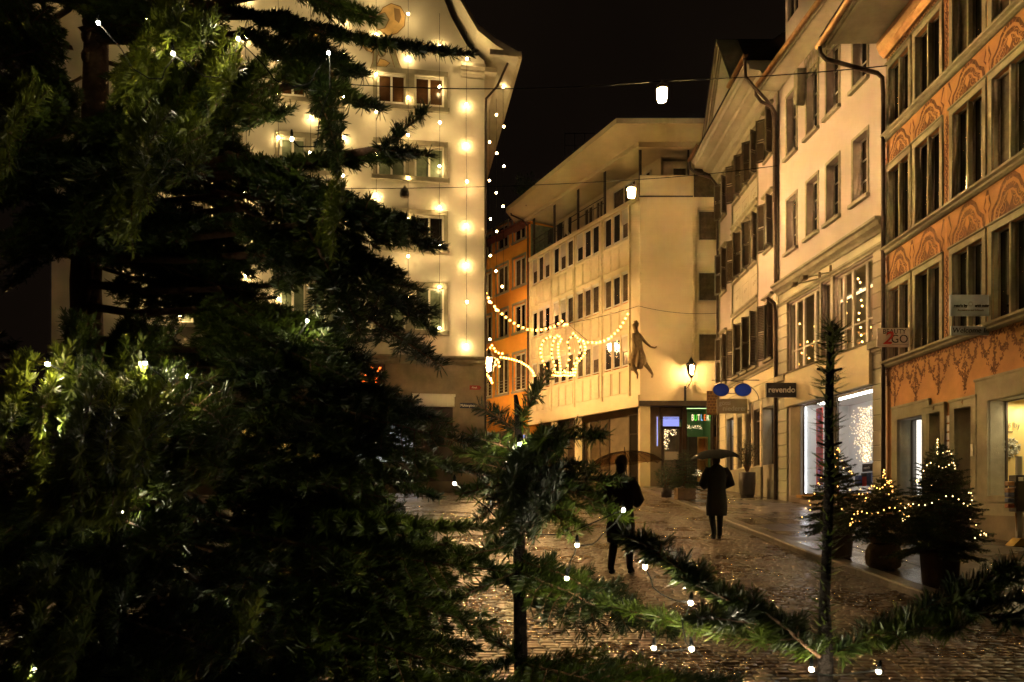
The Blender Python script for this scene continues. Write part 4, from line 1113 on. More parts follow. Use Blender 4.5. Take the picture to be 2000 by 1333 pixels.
r_ = random.Random(5)
def cloud(name, label, pts, s_, mname='e_star'):
    sl = MB(); b0 = pts[0]
    for p in pts:
        q = Vector(p)-Vector(b0); s2 = s_*r_.uniform(.7,1.3)
        sl.add([(q.x-s2,q.y,q.z),(q.x,q.y-s2,q.z),(q.x+s2,q.y,q.z),(q.x,q.y+s2,q.z),(q.x,q.y,q.z+s2),(q.x,q.y,q.z-s2)], [(0,1,4),(1,2,4),(2,3,4),(3,0,4),(1,0,5),(2,1,5),(3,2,5),(0,3,5)])
    o = sl.build(name, M[mname], None, b0); tag(o, label, "fairy lights"); o["kind"] = "stuff"; return o
cloud("light_curtain", "gold fairy lights framing the glass of the shop door", [WR(X36(r_.uniform(1302,1328)), .75, Z36(r_.uniform(836,848))) for k in range(60)] + [WR(X36(r_.gauss(1306,3)), .75, Z36(r_.uniform(840,876))) for k in range(60)], .014)
cloud("light_curtain", "loose gold fairy lights strung across the green shop window", [WR(X36(r_.uniform(1345,1380)), .8, Z36(832+r_.uniform(-3,3)+3*math.sin(k))) for k in range(60)], .011)
cloud("light_cluster", "cluster of gold fairy lights on the floor beside the white chair", [WR(X36(r_.gauss(1365,6)), .7, Z36(r_.gauss(925,3.5))) for k in range(70)], .015)
# rooftop shrubs and rail
def shrub(name, label, cat, c, rx, rz_, n, leaf, m_, lw=.05, stem=True):
    o = thing(name, label, cat, c)
    f_ = MB(); rr_ = random.Random(int(c[0]*100))
    for k in range(n):
        a = rr_.uniform(0, 6.28); ph = rr_.uniform(-1, 1); q = rr_.random()**.5
        p = Vector((rx*q*math.cos(a)*math.sqrt(max(0,1-ph*ph)), rx*q*math.sin(a)*math.sqrt(max(0,1-ph*ph)), rz_*(1+ph*q)))
        p *= .85+.3*math.sin(a*3+ph*4)*.5
        d = Vector((rr_.gauss(0,1), rr_.gauss(0,1), rr_.gauss(.4,1))).normalized(); s_ = d.orthogonal().normalized()*lw/2
        f_.add([p, p+d*leaf*.5+s_, p+d*leaf, p+d*leaf*.5-s_], [(0,1,2,3)])
    f_.build("foliage", m_, o)
    if stem:
        t_ = MB()
        for k in range(7):
            a = rr_.uniform(0,6.28); t_.tube([(0,0,-rz_*.5), (.08*math.cos(a),.08*math.sin(a),rz_*.4), (rx*.5*math.cos(a), rx*.5*math.sin(a), rz_*1.3)], [.02,.014,.006], 5)
        t_.build("stem", M['bark'], o)
    return o
shrub("roof_shrub", "green shrub growing on the roof edge of the corner building", "shrub", (.8, 43.5, 18.7), .75, .75, 700, .22, M['needle_dark'], .08)
shrub("roof_shrub", "small dark shrub behind the roof railing of the corner building", "shrub", (3.4, 39.5, 18.7), .5, .5, 300, .2, M['needle_dark'], .08)
rl = thing("roof_railing", "thin dark railing on the flat roof of the corner building", "railing", (3.2, 38, 18.62))
MB().box(-.6,.9,0,.03,1.2,1.24).box(-.6,.9,0,.03,.6,.62).build("rail", M['black'], rl)
for k in range(4): MB().box(-.6+.49*k,-.57+.49*k,0,.03,0,1.2).build("post", M['black'], rl)

# ------------------------------------------------------ orange house down the lane
dv = Vector((-.65, 1)).normalized(); Gp = Vector(E) + dv*16
F5 = Fac((Gp.x, Gp.y), E); u, z = F5.u, F5.z; L5 = F5.L
h5 = F5.root("orange_house", "bright orange plastered house down the lane with grey-framed windows and a red tiled roof")
hol = []
colp = [(1003,1026),(970,992)]
wl = [(u(1003), u(1026)), (u(970), u(992))]
sp = wl[0][0]-wl[1][0]
wl += [(wl[1][0]-sp, wl[1][1]-sp), (wl[1][0]-2*sp, wl[1][1]-2*sp)]
rws = [(z(1015, 469), z(1015, 421)), (z(1015, 558), z(1015, 503)), (z(1015, 648), z(1015, 594)), (z(1015,763), z(1015,690))]
for (a, b) in wl:
    for (c, d) in rws: hol.append((a, b, c, d, .2))
gz5 = z(1015, 838)
gh = [(u(1012), u(1030), 3.2, gz5-.4, .3), (u(975), u(1006), 3.2, gz5-.4, .3)]
mbw = MB(); wall(mbw, 0, L5, 2, 18.2, hol, .2); shell(mbw, 0, L5, 8, 2, 18.2); mbw.build("wall", M['ginger'], h5)
for (a, b) in wl:
    for ri, (c, d) in enumerate(rws):
        casement(h5, a, b, c, d, .12, M['frame'], M['pane_curtain'] if ri%2 else M['pane'], .09, 2, None, .06)
        m_ = MB(); m_.box(a-.12, b+.12, -.05, 0, d, d+.14); m_.box(a-.12, a, -.04, 0, c, d); m_.box(b, b+.12, -.04, 0, c, d); m_.box(a-.15, b+.15, -.09, 0, c-.12, c); m_.build("window_surround", M['stone'], h5)
        if ri == 3:
            m_ = MB()
            for k in range(5): m_.box(a, b, -.06, -.045, c+.05+k*.18, c+.07+k*.18)
            m_.build("window_guard", M['stone'], h5)
MB().box(0, L5, -.06, 0, 2, gz5).build("shopfront", M['stone_dark'], h5)
for k, q in enumerate(gh):
    casement(h5, q[0], q[1], q[2]-.5, gz5-.5, -.12, M['frame_d'], M['pane_curtain'], .08, 2, [.8], .05, "shop_window")
MB().box(u(1027), u(1031), -.14, -.12, 3.4, 5.6).build("lit_strip", emit("amber_strip", (1,.5,.08), .8), h5)
MB().box(u(1018), u(1031), -.16, -.12, gz5-.6, gz5-.42).build("blue_lit_sign", M['e_blue'], h5)
m_ = MB(); m_.add([(-.3,-.6,18.1),(L5+.0,-.6,18.1),(L5,4,21.5),(-.3,4,21.5)], [(0,1,2,3)]); m_.box(-.3, L5, -.6, .1, 18.0, 18.09); m_.build("roof", M['roofred'], h5)

# ------------------------------------------------------ gabled house (left, covered with lights)
FX, FY = (946-1000)*32.5/1500, 32.5
d6 = Vector((1, .15)).normalized(); W6 = 17.0
O6 = Vector((FX, FY)) - d6*W6
F6 = Fac((O6.x, O6.y), (FX, FY)); u, z = F6.u, F6.z
h6 = F6.root("gabled_house", "large ivory gabled house covered in hanging light strings, murals under the roof, behind the fir")
zb = z(800, 697); 
prs = [[(737,792),(810,867)], [(546,596),(609,660)]]
off = u(737)-u(546)
pairs = [[(u(a), u(b)) for a, b in p] for p in prs]
pairs.append([(a-off, b-off) for a, b in pairs[1]])
while pairs[-1][0][0] < .4: pairs.pop()
rz6 = [(z(800,208), z(800,146)), (z(800,346), z(800,284)), (z(800,484), z(800,419)), (z(800,645), z(800,561))]
hol = []
for p in pairs:
    for (c, d) in rz6:
        for (a, b) in p: hol.append((a, b, c, d, .18))
ZE = 20.3
# ground floor openings
shw = (u(690), u(860), z(775, 905), z(775, 800), .3); shw2 = (u(420), u(640), 2.9, 5.2, .3)
dw = (u(806), u(886), 3.0, z(840, 797), .25)
mbw = MB(); wall(mbw, 0, W6, zb, ZE, hol, .18)
# gable above
gpk = W6/2; prof = []
for k in range(13):
    t = k/12; prof.append((t, t**.80 if t > .25 else .33*(t/.25)**1.7))
gl = [(gpk*t, ZE + 10.5*h_) for t, h_ in prof]
gr = [(W6-x, zz) for x, zz in gl][::-1]
mbw.poly([(0,ZE)] + gl[1:] + gr[1:-1] + [(W6,ZE)], 0.0)
shell(mbw, 0, W6, 14, 1.5, ZE, top=False)
mbw.build("wall", M['gable'], h6)
mbg = MB(); wall(mbg, 0, W6, 1.5, zb-.25, [shw, shw2], .3, y=-.02); mbg.build("ground_floor_wall", M['stone_dark'], h6)
m_ = MB(); m_.sweep([(0,zb+.05),(-.16,zb+.05),(-.16,zb-.03),(-.10,zb-.10),(-.10,zb-.2),(-.03,zb-.3),(0,zb-.3)], -.1, W6+.06); m_.build("string_course", M['stone'], h6)
for p in pairs:
    for ri, (c, d) in enumerate(rz6):
        for (a, b) in p:
            pm = [M['pane_red'], M['pane_green'], M['pane'], M['pane_green']][ri]
            f = casement(h6, a, b, c, d, .10, M['frame_w'], pm, .075, 2, [.12] if ri == 0 else None, .07, barw=.09)
        a0, b0 = p[0][0], p[1][1]; m_ = MB(); w_ = .17
        m_.box(a0-w_, b0+w_, -.05, 0, d, d+w_+.05); m_.box(a0-w_, a0, -.05, 0, c, d); m_.box(b0, b0+w_, -.05, 0, c, d); m_.box(p[0][1], p[1][0], -.05, 0, c, d)
        m_.box(a0-w_-.06, b0+w_+.06, -.14, 0, c-.2, c); bevel(m_.build("window_surround", M['stone'], h6), .012, 1)
# roof with overhang
zo = ZE+.0; m_ = MB()
oh = 1.55; n_ = len(gl)
front = [(-oh*.85, ZE-.35)] + [(x-.35*(1-i/12), zz+.12) for i, (x, zz) in enumerate(gl)]
front += [(W6-x, zz) for x, zz in front[:-1]][::-1]
nf = len(front); th = .28
vs = [(x,-1.0,zz) for x,zz in front] + [(x,15,zz) for x,zz in front] + [(x,-1.0,zz+th) for x,zz in front] + [(x,15,zz+th) for x,zz in front]
fs = []; fm_ = []
for i in range(nf-1):
    m_.add([vs[i],vs[i+1],vs[nf+i+1],vs[nf+i]], [(0,1,2,3)], 0); m_.add([vs[2*nf+i],vs[2*nf+i+1],vs[3*nf+i+1],vs[3*nf+i]], [(3,2,1,0)], 1)
    m_.add([vs[i],vs[i+1],vs[2*nf+i+1],vs[2*nf+i]], [(0,1,2,3)], 0)
m_.add([vs[nf-1],vs[2*nf-1],vs[4*nf-1],vs[3*nf-1]], [(0,1,2,3)], 0)
m_.build("roof", [M['soffit'], M['roof']], h6)
m_ = MB(); m_.sweep([(0,ZE-.75),(-.05,ZE-.75),(-.12,ZE-.6),(-.12,ZE-.5),(-.3,ZE-.42),(-.3,ZE-.3),(0,ZE-.3)], W6-1.0, W6+.02)
m_.box(W6, W6+.5, -.3, 14, ZE-.62, ZE-.42); m_.build("eave_cornice", M['soffit'], h6)
m_ = MB(); m_.box(W6+oh*.85-.02, W6+oh*.85+.12, -1.05, 14.9, ZE-.38, ZE-.16); m_.box(W6+.1, W6+oh*.85+.1, -1.08, -.95, ZE-.32, ZE-.1); m_.build("eave_board", M['soffit'], h6)
m_ = MB(); m_.tube([(W6+.9,-.7,ZE-.4),(W6+.5,-.3,ZE-1.2),(W6+.07,-.02,ZE-1.6),(W6+.05,-.0,ZE-2.4),(W6+.05,.0,3)], .05, 8); m_.build("downpipe", M['pipe'], h6)
# mural figures
m_ = MB(); PM = [M['paint_a'], M['paint_b'], M['paint_c']]
def pu(x, y): return (u(x), z(x, y))
def mural(pts, mi, y=-.006):
    q = [pu(a, b) for a, b in pts]; m_.poly(q, y, mi); m_.ribbon(q+[q[0]], .035, y-.003, 2)
mural([(733,85),(745,70),(757,88),(752,108),(744,113),(737,105)], 0)
mural([(735,84),(742,95),(737,112),(736,125),(740,134),(723,134),(728,122),(729,105)], 0, -.010)
mural([(760,84),(770,92),(775,112),(780,126),(785,135),(771,134),(766,118),(762,104)], 0, -.014)
mural([(742,115),(752,118),(762,124),(751,134),(741,134),(736,128)], 1, -.018)
mural([(700,62),(715,66),(724,80),(733,90),(728,104),(716,100),(706,88)], 1, -.022)
mural([(734,40),(748,16),(764,8),(782,14),(792,30),(790,52),(776,66),(756,72),(742,60)], 1, -.026)
mural([(770,18),(780,20),(783,34),(779,46),(772,40)], 2, -.033)
mural([(728,46),(738,30),(752,26),(760,40),(752,56),(738,60)], 0, -.037)
mural([(820,82),(838,90),(852,100),(846,105),(830,96)], 1, -.006)
m_.build("mural", PM, h6); m_ = MB()
mural([(560,60),(590,40),(620,52),(632,84),(620,118),(592,120),(566,100)], 1, -.006)
mural([(575,66),(600,56),(612,78),(600,104),(580,98)], 0, -.012)
m_.build("mural", PM, h6)
# ground floor : roller box, shop window, door
m_ = MB(); m_.box(dw[0], u(887), -.22, -.03, z(840,795), z(840,775)); m_.box(dw[0]-.02, u(889), -.26, -.03, z(840,775), z(840,771)); m_.build("roller_box", M['frame_w'], h6)
m_ = MB(); m_.box(dw[0]+.1, u(884), -.07, -.022, 2.5, z(840,796)); m_.build("side_door", M['umber'], h6)
casement(h6, shw[0], dw[0]-.25, shw[2], shw[3], .2, M['frame_d'], M['glass'], .07, 3, None, .06, "shop_window")
rm = room(h6, shw[0]-.1, dw[0], shw[2]-.3, shw[3]+.1, .32, 2.5, M['shopwhite'], M['stone'], None)
for k in range(3): MB().box(shw[0]+.2+k*.9, shw[0]+.8+k*.9, .6+.4*k, .7+.4*k, shw[3]-.35, shw[3]-.25).build("ceiling_light", emit("shop_tube_bright", (.95,.97,1), 26), rm)
casement(h6, shw2[0], shw2[1], shw2[2], shw2[3], .2, M['frame_d'], M['glass'], .07, 3, None, .06, "shop_window")
rm2 = room(h6, shw2[0]-.1, shw2[1]+.1, 2.7, 5.3, .32, 2.0, M['shopyellow'], M['stone'], None)
MB().box(shw2[0]+.3, shw2[1]-.3, .8, .9, 5.2, 5.25).build("ceiling_light", M['e_warm'], rm2)
# neon lettering over the shop
ns = thing("neon_sign", "glowing orange neon lettering on the dark ground floor wall behind the fir", "sign")
place(ns, F6, u(676), -.15, z(700, 735))
for k, chh in enumerate("HEY"): text(chh, .95, ns, (.18+k*.52, 0, 0), M['e_neon'], name="neon_letter", sx=.75)
MB().box(-.2, 1.6, .03, .06, -.5, .5).build("backing_plate", M['umber'], ns)
# street name plate and red sign
pl_ = MB().box(0, u(928)-u(898), -.03, 0, 0, .22).build("street_name_plate", mat("enamel_blue", (.02,.025,.06), .4)); place(pl_, F6, u(898), -.03, z(913, 798)); tag(pl_, "small dark street name plate reading Mühlenplatz on the gabled house", "street sign")
text("Mühlenplatz", .155, pl_, ((u(928)-u(898))/2, -.035, .11), M['letter'], sx=.8)
rs_ = MB().prism([(0,0),(.42,0),(.50,.09),(.42,.18),(0,.18)], -.03, 0).build("direction_sign", mat("sign_red_brown", (.30,.04,.03), .5)); place(rs_, F6, u(917), -.03, z(928, 762)); tag(rs_, "small red arrow-shaped direction sign at the corner of the gabled house", "direction sign")
text("Altstadt", .10, rs_, (.2, -.035, .09), M['letter'], sx=.7)

# ---- hanging strings of bulbs in front of the gabled facade
bulb_me = MB().sphere((0,0,0), .052, 8).mesh("bulb", M['e_facade'])
cols6 = [910, 858, 797, 735, 672, 608, 545, 482, 418, 354, 290]
names6 = ["nearest the right corner of the gabled house", "second from the right corner of the gabled house", "hanging past the right panes of the right window pair", "hanging past the left edge of the right window pair", "between the two right window columns of the gabled house", "past the right panes of the second window pair", "past the left edge of the second window pair", "left of the second window pair", "behind the middle of the fir", "behind the left half of the fir", "farthest left behind the fir"]
yy0 = {910: 130, 858: 95, 797: 40, 735: 72}
for ci, pxx in enumerate(cols6):
    uu_ = u(pxx); r_ = random.Random(ci)
    ytop = yy0.get(pxx, [40, 75][ci % 2]) - 78
    ys_ = [ytop + 78*k for k in range(0, 9)]
    if ci < 2: ys_ = [y for y in ys_ if y > 60]
    ys_ = [y for y in ys_ if y < 690]
    ptz = [(uu_, -.13 - .06*r_.random() if (k+ci) % 3 else -.50, z(pxx, y)+r_.uniform(-.05,.05)) for k, y in enumerate(ys_)]
    t_ = thing("light_string", "vertical string of warm bulbs " + names6[ci], "string lights", group="light strings on the gabled house front")
    place(t_, F6, uu_, -.3, ptz[-1][2])
    for p in ptz: link("bulb", bulb_me, t_, Matrix.Translation((0, p[1]+.3, p[2]-ptz[-1][2])))
    top = (uu_, -.9, z(pxx, ys_[0]-60))
    MB().tube([(0, -.0, top[2]-ptz[-1][2])] + [(0, p[1]+.3+.054, p[2]-ptz[-1][2]) for p in ptz], .008, 4).build("cable", M['cable'], t_)
# strings hanging from the side eave
bulb_s = MB().sphere((0,0,0), .05, 8).mesh("bulb", emit("eave_bulb", FACADE, 60))
for k, (pxx, tt, lst) in enumerate(((979, 2.0, [170,248,325,403,560]), (965, 3.0, [225,300,377,453,530,605]), (954.5, 4.0, [188,278,353,428,500,590,663,740]))):
    p0 = Vector((.25, 32.0)) + Vector((-.323, 1))*tt
    t_ = thing("light_string", "string of warm bulbs hanging from the side eave of the gabled house, " + ["outermost", "middle one", "nearest the wall"][k], "string lights", (p0.x, p0.y, 8), group="light strings under the side eave")
    for y_ in lst: link("bulb", bulb_s, t_, Matrix.Translation((rnd.uniform(-.04,.04), rnd.uniform(-.04,.04), EYE+(970-y_)*p0.y/1500-8)))
    MB().tube([(0,0,ZE-.3-8),(0.02,0,EYE+(970-lst[-1])*p0.y/1500-8)], .007, 4).build("cable", M['cable'], t_)

# ================================================================== SIGNS ON THE RIGHT
def sign_at(Z, x0, x1, y0, y1, name, label, m_, th=.05, cat="sign"):
    t_ = thing(name, label, cat, P(x0, y1, Z))
    Wd, Hd = (x1-x0)*Z/1500, (y1-y0)*Z/1500
    bevel(MB().box(0, Wd, 0, th, 0, Hd).build("board", m_, t_), .006, 1)
    return t_, Wd, Hd
t_, W_, H_ = sign_at(24.6, 1497.5, 1556, 748, 776, "shop_sign", "black projecting box sign lettered revendo", M['signblack'], .14)
text("revendo", .265, t_, (W_*.50, -.008, H_*.50), M['letter'], bold=.004, sx=.98)
MB().box(W_, W_+.28, .05, .09, H_*.3, H_*.7).build("bracket", M['black'], t_)
t_, W_, H_ = sign_at(29.6, 1400, 1460, 779, 808, "shop_sign", "beige projecting sign reading götti niederer", M['signbeige'], .05)
text("götti", .24, t_, (W_*.26, -.008, H_*.70), M['letter']); text("niederer", .27, t_, (W_*.58, -.008, H_*.33), M['letter'])
MB().box(W_, W_+.12, .0, .04, .1, .14).build("bracket", M['black'], t_)
t_, W_, H_ = sign_at(30.4, 1381, 1402, 764, 811, "hanging_board", "brown brick-patterned hanging board behind the beige sign", M['signwood'], .05)
m_ = MB()
for k in range(7):
    zz = H_*(.12+.12*k); m_.ribbon([(.02,zz),(W_-.02,zz)], .012, -.004)
    for q in range(3): xx = W_*(.2+.3*q+(.15 if k%2 else 0)); m_.ribbon([(xx,zz),(xx,zz+H_*.12)], .012, -.0055)
m_.build("brick_pattern", M['gold'], t_)
MB().tube([(W_,.02,H_*.9),(1.3,.02,H_*.9)], .012, 6).build("bracket", M['black'], t_)
# spectacles sign
gs = thing("spectacles_sign", "hanging pair of oval cobalt blue lenses on a curved iron bracket", "sign", P(1485, 743, 28.3))
sc = 28.3/1500
for (cx, rx) in ((1408, 15.5), (1451, 16)):
    x = (cx-1485)*sc; zz = (743-762)*sc; rx *= sc; rzz = 12.3*sc
    ln = MB(); n_ = 28
    pts = [(x+rx*math.cos(2*math.pi*k/n_), zz+rzz*math.sin(2*math.pi*k/n_)) for k in range(n_)]
    ln.prism(pts, -.03, .03); lo = ln.build("lens", M['blue'], gs)
    MB().tube([(a, 0, b) for a, b in pts+[pts[0]]], .022, 6, cap=False).build("rim", M['gold'], lo)
MB().tube([((1424-1485)*sc,0,-.33),((1430-1485)*sc,0,-.26),((1436-1485)*sc,0,-.33)], .015, 6).build("bridge", M['gold'], gs)
m_ = MB(); m_.tube([((1390-1485)*sc,0,0),(.12,0,0)], .014, 6); m_.tube([(0,0,0),(0,0,-.9)], .014, 6)
m_.tube([(-1.1+1.05*math.sin(a_), 0, -.75+.72*math.cos(a_)) for a_ in [k*math.pi/2/10 for k in range(11)]], .012, 6)
for cx in (1408, 1451): m_.tube([((cx-1485)*sc,0,0),((cx-1485)*sc,0,-.13)], .01, 5)
m_.build("bracket", M['black'], gs)
t_, W_, H_ = sign_at(18.4, 1713.5, 1777, 641, 678, "shop_sign", "white projecting sign reading BEAUTY 2GO with a red 2", M['signwhite'], .04)
text("BEAUTY", .165, t_, (W_*.52, -.008, H_*.80), M['ink'], sx=.93); text("GO", .28, t_, (W_*.68, -.008, H_*.40), M['ink'], sx=.95)
text("2", .42, t_, (W_*.30, -.012, H_*.44), M['red'], shear=.35, bold=.008); MB().ribbon([(.35,.06),(.75,.06)], .008, -.004).build("rule_line", M['ink'], t_)
MB().tube([(W_,.02,H_*.85),(W_+.12,.02,H_*.85)], .012, 6).tube([(W_,.02,H_*.1),(W_+.12,.02,H_*.1)], .012, 6).build("bracket", M['stone'], t_)
t_, W_, H_ = sign_at(15.3, 1856, 1935, 576, 617, "shop_sign", "pale blue-grey projecting sign with small black print over the Welcome In board", M['signblue'], .05)
text("reto's by", .075, t_, (W_*.25, -.008, H_*.47), M['ink'], bold=.003); text("erich meier", .075, t_, (W_*.78, -.008, H_*.47), M['ink'], bold=.003, sx=.8)
text("Accessoires und Schmuck", .055, t_, (W_*.50, -.008, H_*.26), M['stone_dark'], sx=.9)
m_ = MB(); m_.ribbon([(W_*.07,H_*.38),(W_*.40,H_*.38)], .007, -.004); m_.ribbon([(W_*.62,H_*.38),(W_*.93,H_*.38)], .007, -.004)
for k in range(12):
    a = k*math.pi/6; m_.ribbon([(W_*.5+.03*math.cos(a), H_*.55+.03*math.sin(a)), (W_*.5+.055*math.cos(a), H_*.55+.055*math.sin(a))], .006, -.005-.0005*k)
m_.build("emblem", M['stone_dark'], t_)
MB().tube([(W_,.02,H_*.85),(W_+.1,.02,H_*.85)], .012, 6).tube([(W_-.2,.02,0),(W_-.2,.02,-.21)], .006, 5).tube([(.1,.02,0),(.1,.02,-.21)], .006, 5).build("bracket", M['black'], t_)
t_, W_, H_ = sign_at(15.3, 1858, 1932, 637, 655, "welcome_sign", "narrow blue-grey board reading Welcome In hanging under the larger sign", M['signblue'], .04)
text("Welcome In", .145, t_, (W_*.50, -.008, H_*.50), M['ink'], shear=.15)

# ================================================================== STREET LAMPS ON CABLES
def sagging(a, b, sag, n=24):
    a, b = Vector(a), Vector(b)
    return [a.lerp(b, i/n) - Vector((0,0,sag*4*(i/n)*(1-i/n))) for i in range(n+1)]
c1a, c1b = P(480, 148, 18.2), Vector((9.55, 19.55, EYE+(970-131)*19.6/1500))
c2a, c2b = P(480, 365, 25.5), Vector((9.05, 26.2, EYE+(970-324)*26.2/1500))
def pendant(name, label, p, lit=True, s=1.0, em='e_lamp'):
    t_ = thing(name, label, "street lamp", p, group="lamps hung on cables over the square")
    MB().lathe([(0,.30),(.03,.30),(.05,.22),(.13,.18),(.15,.12),(.15,.08),(0,.08)], (0,0,0), 16).build("housing", M['fixture'], t_)
    if lit:
        MB().lathe([(0,.075),(.125,.075),(.12,-.10),(.10,-.20),(0,-.22)], (0,0,0), 14).build("diffuser", M[em], t_)
    else:
        MB().lathe([(0,.075),(.16,.075),(.15,-.06),(0,-.08)], (0,0,0), 16).build("diffuser", M['fixture'], t_)
    return t_
cab1 = sagging(c1a, P(1293, 159, 19.2), .25) + sagging(P(1293, 159, 19.2), c1b, .05)[1:]
o = MB().tube([p-cab1[0] for p in cab1], .012, 5).build("overhead_cable", M['cable'], None, cab1[0]); tag(o, "upper black cable carrying a lit lamp across the square", "cable", "overhead cables")
cab2 = sagging(c2a, P(1233, 352, 26.0), .15) + sagging(P(1233, 352, 26.0), c2b, .05)[1:]
o = MB().tube([p-cab2[0] for p in cab2], .012, 5).build("overhead_cable", M['cable'], None, cab2[0]); tag(o, "lower black cable carrying a lit lamp past the cream building", "cable", "overhead cables")
pendant("hanging_street_lamp", "bright lamp hanging on the upper cable against the black sky", P(1293, 182, 19.2))
pendant("hanging_street_lamp", "bright lamp hanging in front of the cream building terrace corner", P(1233, 374, 26.0), em="e_lamp_e")
pendant("hanging_street_lamp", "unlit grey lamp on the upper cable in front of the gabled house windows", P(672, 160, 18.5), False)
pendant("hanging_street_lamp", "unlit grey lamp on the lower cable in front of the gabled house", P(790, 381, 25.6), False)
cab3 = sagging(P(1060, 640, 33.5), Vector((6.0-.1, 35.8, EYE+(970-598)*35.8/1500)), .1) + sagging(Vector((5.9, 35.8, EYE+(970-598)*35.8/1500)), Vector((9.05, 33.7, EYE+(970-612)*33.7/1500)), .15)[1:]
o = MB().tube([p-cab3[0] for p in cab3], .010, 5).build("overhead_cable", M['cable'], None, cab3[0]); tag(o, "thin cable crossing the cream building above the statue", "cable", "overhead cables")
# two more unseen lamps of the same row over the square, behind and beside the camera
def offlamp(p, k, lab):
    t_ = pendant("hanging_street_lamp", lab, p, em=["e_lamp_b", "e_lamp_c", "e_lamp_d"][k])  # unseen lamps; the one in the lane is added
    return t_
offlamp(Vector((3.3, 11.3, 10.2)), 0, "unseen lit lamp on a cable above the near end of the street, over the frame")
offlamp(Vector((3.6, -8.0, 9.5)), 1, "unseen lit lamp on a cable above the square behind the firs")
offlamp(Vector((-2.6, 42.0, 11.0)), 2, "unseen lamp added in the lane behind the gabled house corner to light the orange house")  # added out of view to brighten the orange house

# wall lantern on the cream building
def lantern(name, label, p, em, out=(0,-.5,0), arm=True, s=1.0):
    t_ = thing(name, label, "lantern", p)
    MB().lathe([(.10*s,-.22*s),(.18*s,.16*s),(.17*s,.16*s),(.09*s,-.22*s)], (0,0,0), 6, smooth=False).build("glass", M['glass'], t_)
    MB().lathe([(0,-.18*s),(.075*s,-.17*s),(.13*s,.12*s),(0,.14*s)], (0,0,0), 10).build("mantle", em, t_)
    cap_ = MB(); cap_.lathe([(.22*s,.16*s),(.20*s,.20*s),(.10*s,.28*s),(.07*s,.36*s),(.02*s,.44*s),(0,.48*s)], (0,0,0), 6, smooth=False); cap_.lathe([(0,-.22*s),(.11*s,-.22*s),(.05*s,-.30*s),(.0,-.34*s)], (0,0,0), 6, smooth=False)
    cap_.build("cap", M['black'], t_)
    m_ = MB()
    for k in range(6):
        a = 2*math.pi*k/6; m_.tube([(.11*s*math.cos(a), .11*s*math.sin(a), -.22*s), (.19*s*math.cos(a), .19*s*math.sin(a), .16*s)], .008*s, 4)
    m_.build("cage", M['black'], t_)
    if arm:
        o_ = Vector(out); MB().tube([(0,0,-.32*s), (0,0,-.45*s), o_*.6+Vector((0,0,-.62*s)), o_+Vector((0,0,-.70*s)), o_+Vector((0,0,-.95*s))], .022, 8).tube([(0,0,-.45*s), o_*.5+Vector((0,0,-.40*s)), o_+Vector((0,0,-.62*s))], .014, 6).build("bracket", M['black'], t_)
        MB().box(o_.x-.05, o_.x+.05, o_.y-.02, o_.y+.03, -1.1*s, -.55*s).build("wall_plate", M['black'], t_)
    return t_
lantern("wall_lantern", "lit six-sided wall lantern above the green shop window", P(1350, 722, 35.4)+Vector((0,0,0)), M['e_lantern'], (-.15, .57, 0), s=1.25)
lantern("wall_lantern", "very bright lantern at the corner of the gabled house under a string of bulbs", P(955, 712, 33.6), M['e_lantern2'], (-.35, .0, 0), s=1.6)

# ================================================================== GARLANDS
def garland(name, label, pts, r, m_, group=None, wire=.012, foliage=False):
    o = bulbs_thing(name, label, pts, r, m_, group=group, cr=wire, cat="string lights"); return o
def resample(pp, n):
    pp = [Vector(p) for p in pp]; d = [0]
    for a, b in zip(pp, pp[1:]): d.append(d[-1]+(b-a).length)
    out = []
    for k in range(n):
        t = d[-1]*k/(n-1); i = max(j for j in range(len(d)) if d[j] <= t+1e-9); i = min(i, len(pp)-2)
        out.append(pp[i].lerp(pp[i+1], (t-d[i])/max(1e-9, d[i+1]-d[i])))
    return out
def pz(pts, Z0, Z1):
    x0, x1 = pts[0][0], pts[-1][0]
    return [P(a, b, Z0+(Z1-Z0)*((a-x0)/((x1-x0) or 1))) for a, b in pts]
GB = M['e_garl']
garland("festoon", "festoon of orange bulbs sagging from the gabled house to the light crown", resample(pz([(949,573),(958,590),(972,606),(990,622),(1010,636),(1030,644),(1050,646),(1070,642),(1085,637),(1099,627),(1103,634)], 32.6, 34), 21), .055, GB, "festoons holding the light crown")
garland("festoon", "festoon of orange bulbs rising from the light crown to the cream corner", resample(pz([(1140,668),(1152,669),(1166,670),(1180,666),(1192,660),(1204,649),(1214,636),(1221,624),(1226,614)], 34, 35.9), 14), .055, GB, "festoons holding the light crown")
garland("festoon", "arched row of orange bulbs springing right from the corner lantern", resample(pz([(984,699),(1000,702),(1018,708),(1032,717),(1041,727),(1043,734)], 33.8, 33.8), 15), .05, GB, "arched bulb rows at the corner lantern")
garland("festoon", "short arched row of orange bulbs below the corner lantern", resample(pz([(942,727),(950,731),(956,738),(961,748)], 33.4, 33.4), 7), .05, GB, "arched bulb rows at the corner lantern")
garland("festoon", "loose cluster of orange bulbs wound above the corner lantern", pz([(944,695),(948,688),(953,684),(957,680),(961,675),(965,681),(968,687),(974,690),(981,691),(978,698),(971,703),(974,708),(968,713),(975,716)], 33.7, 33.7), .05, GB, "arched bulb rows at the corner lantern")
r_ = random.Random(2)
garland("festoon", "thin tangle of orange bulbs running down the gabled house corner", [P(943+r_.uniform(-1,3), y_, 33) for y_ in (796,802,810,822,825,829,834,838,842,850)], .03, GB)
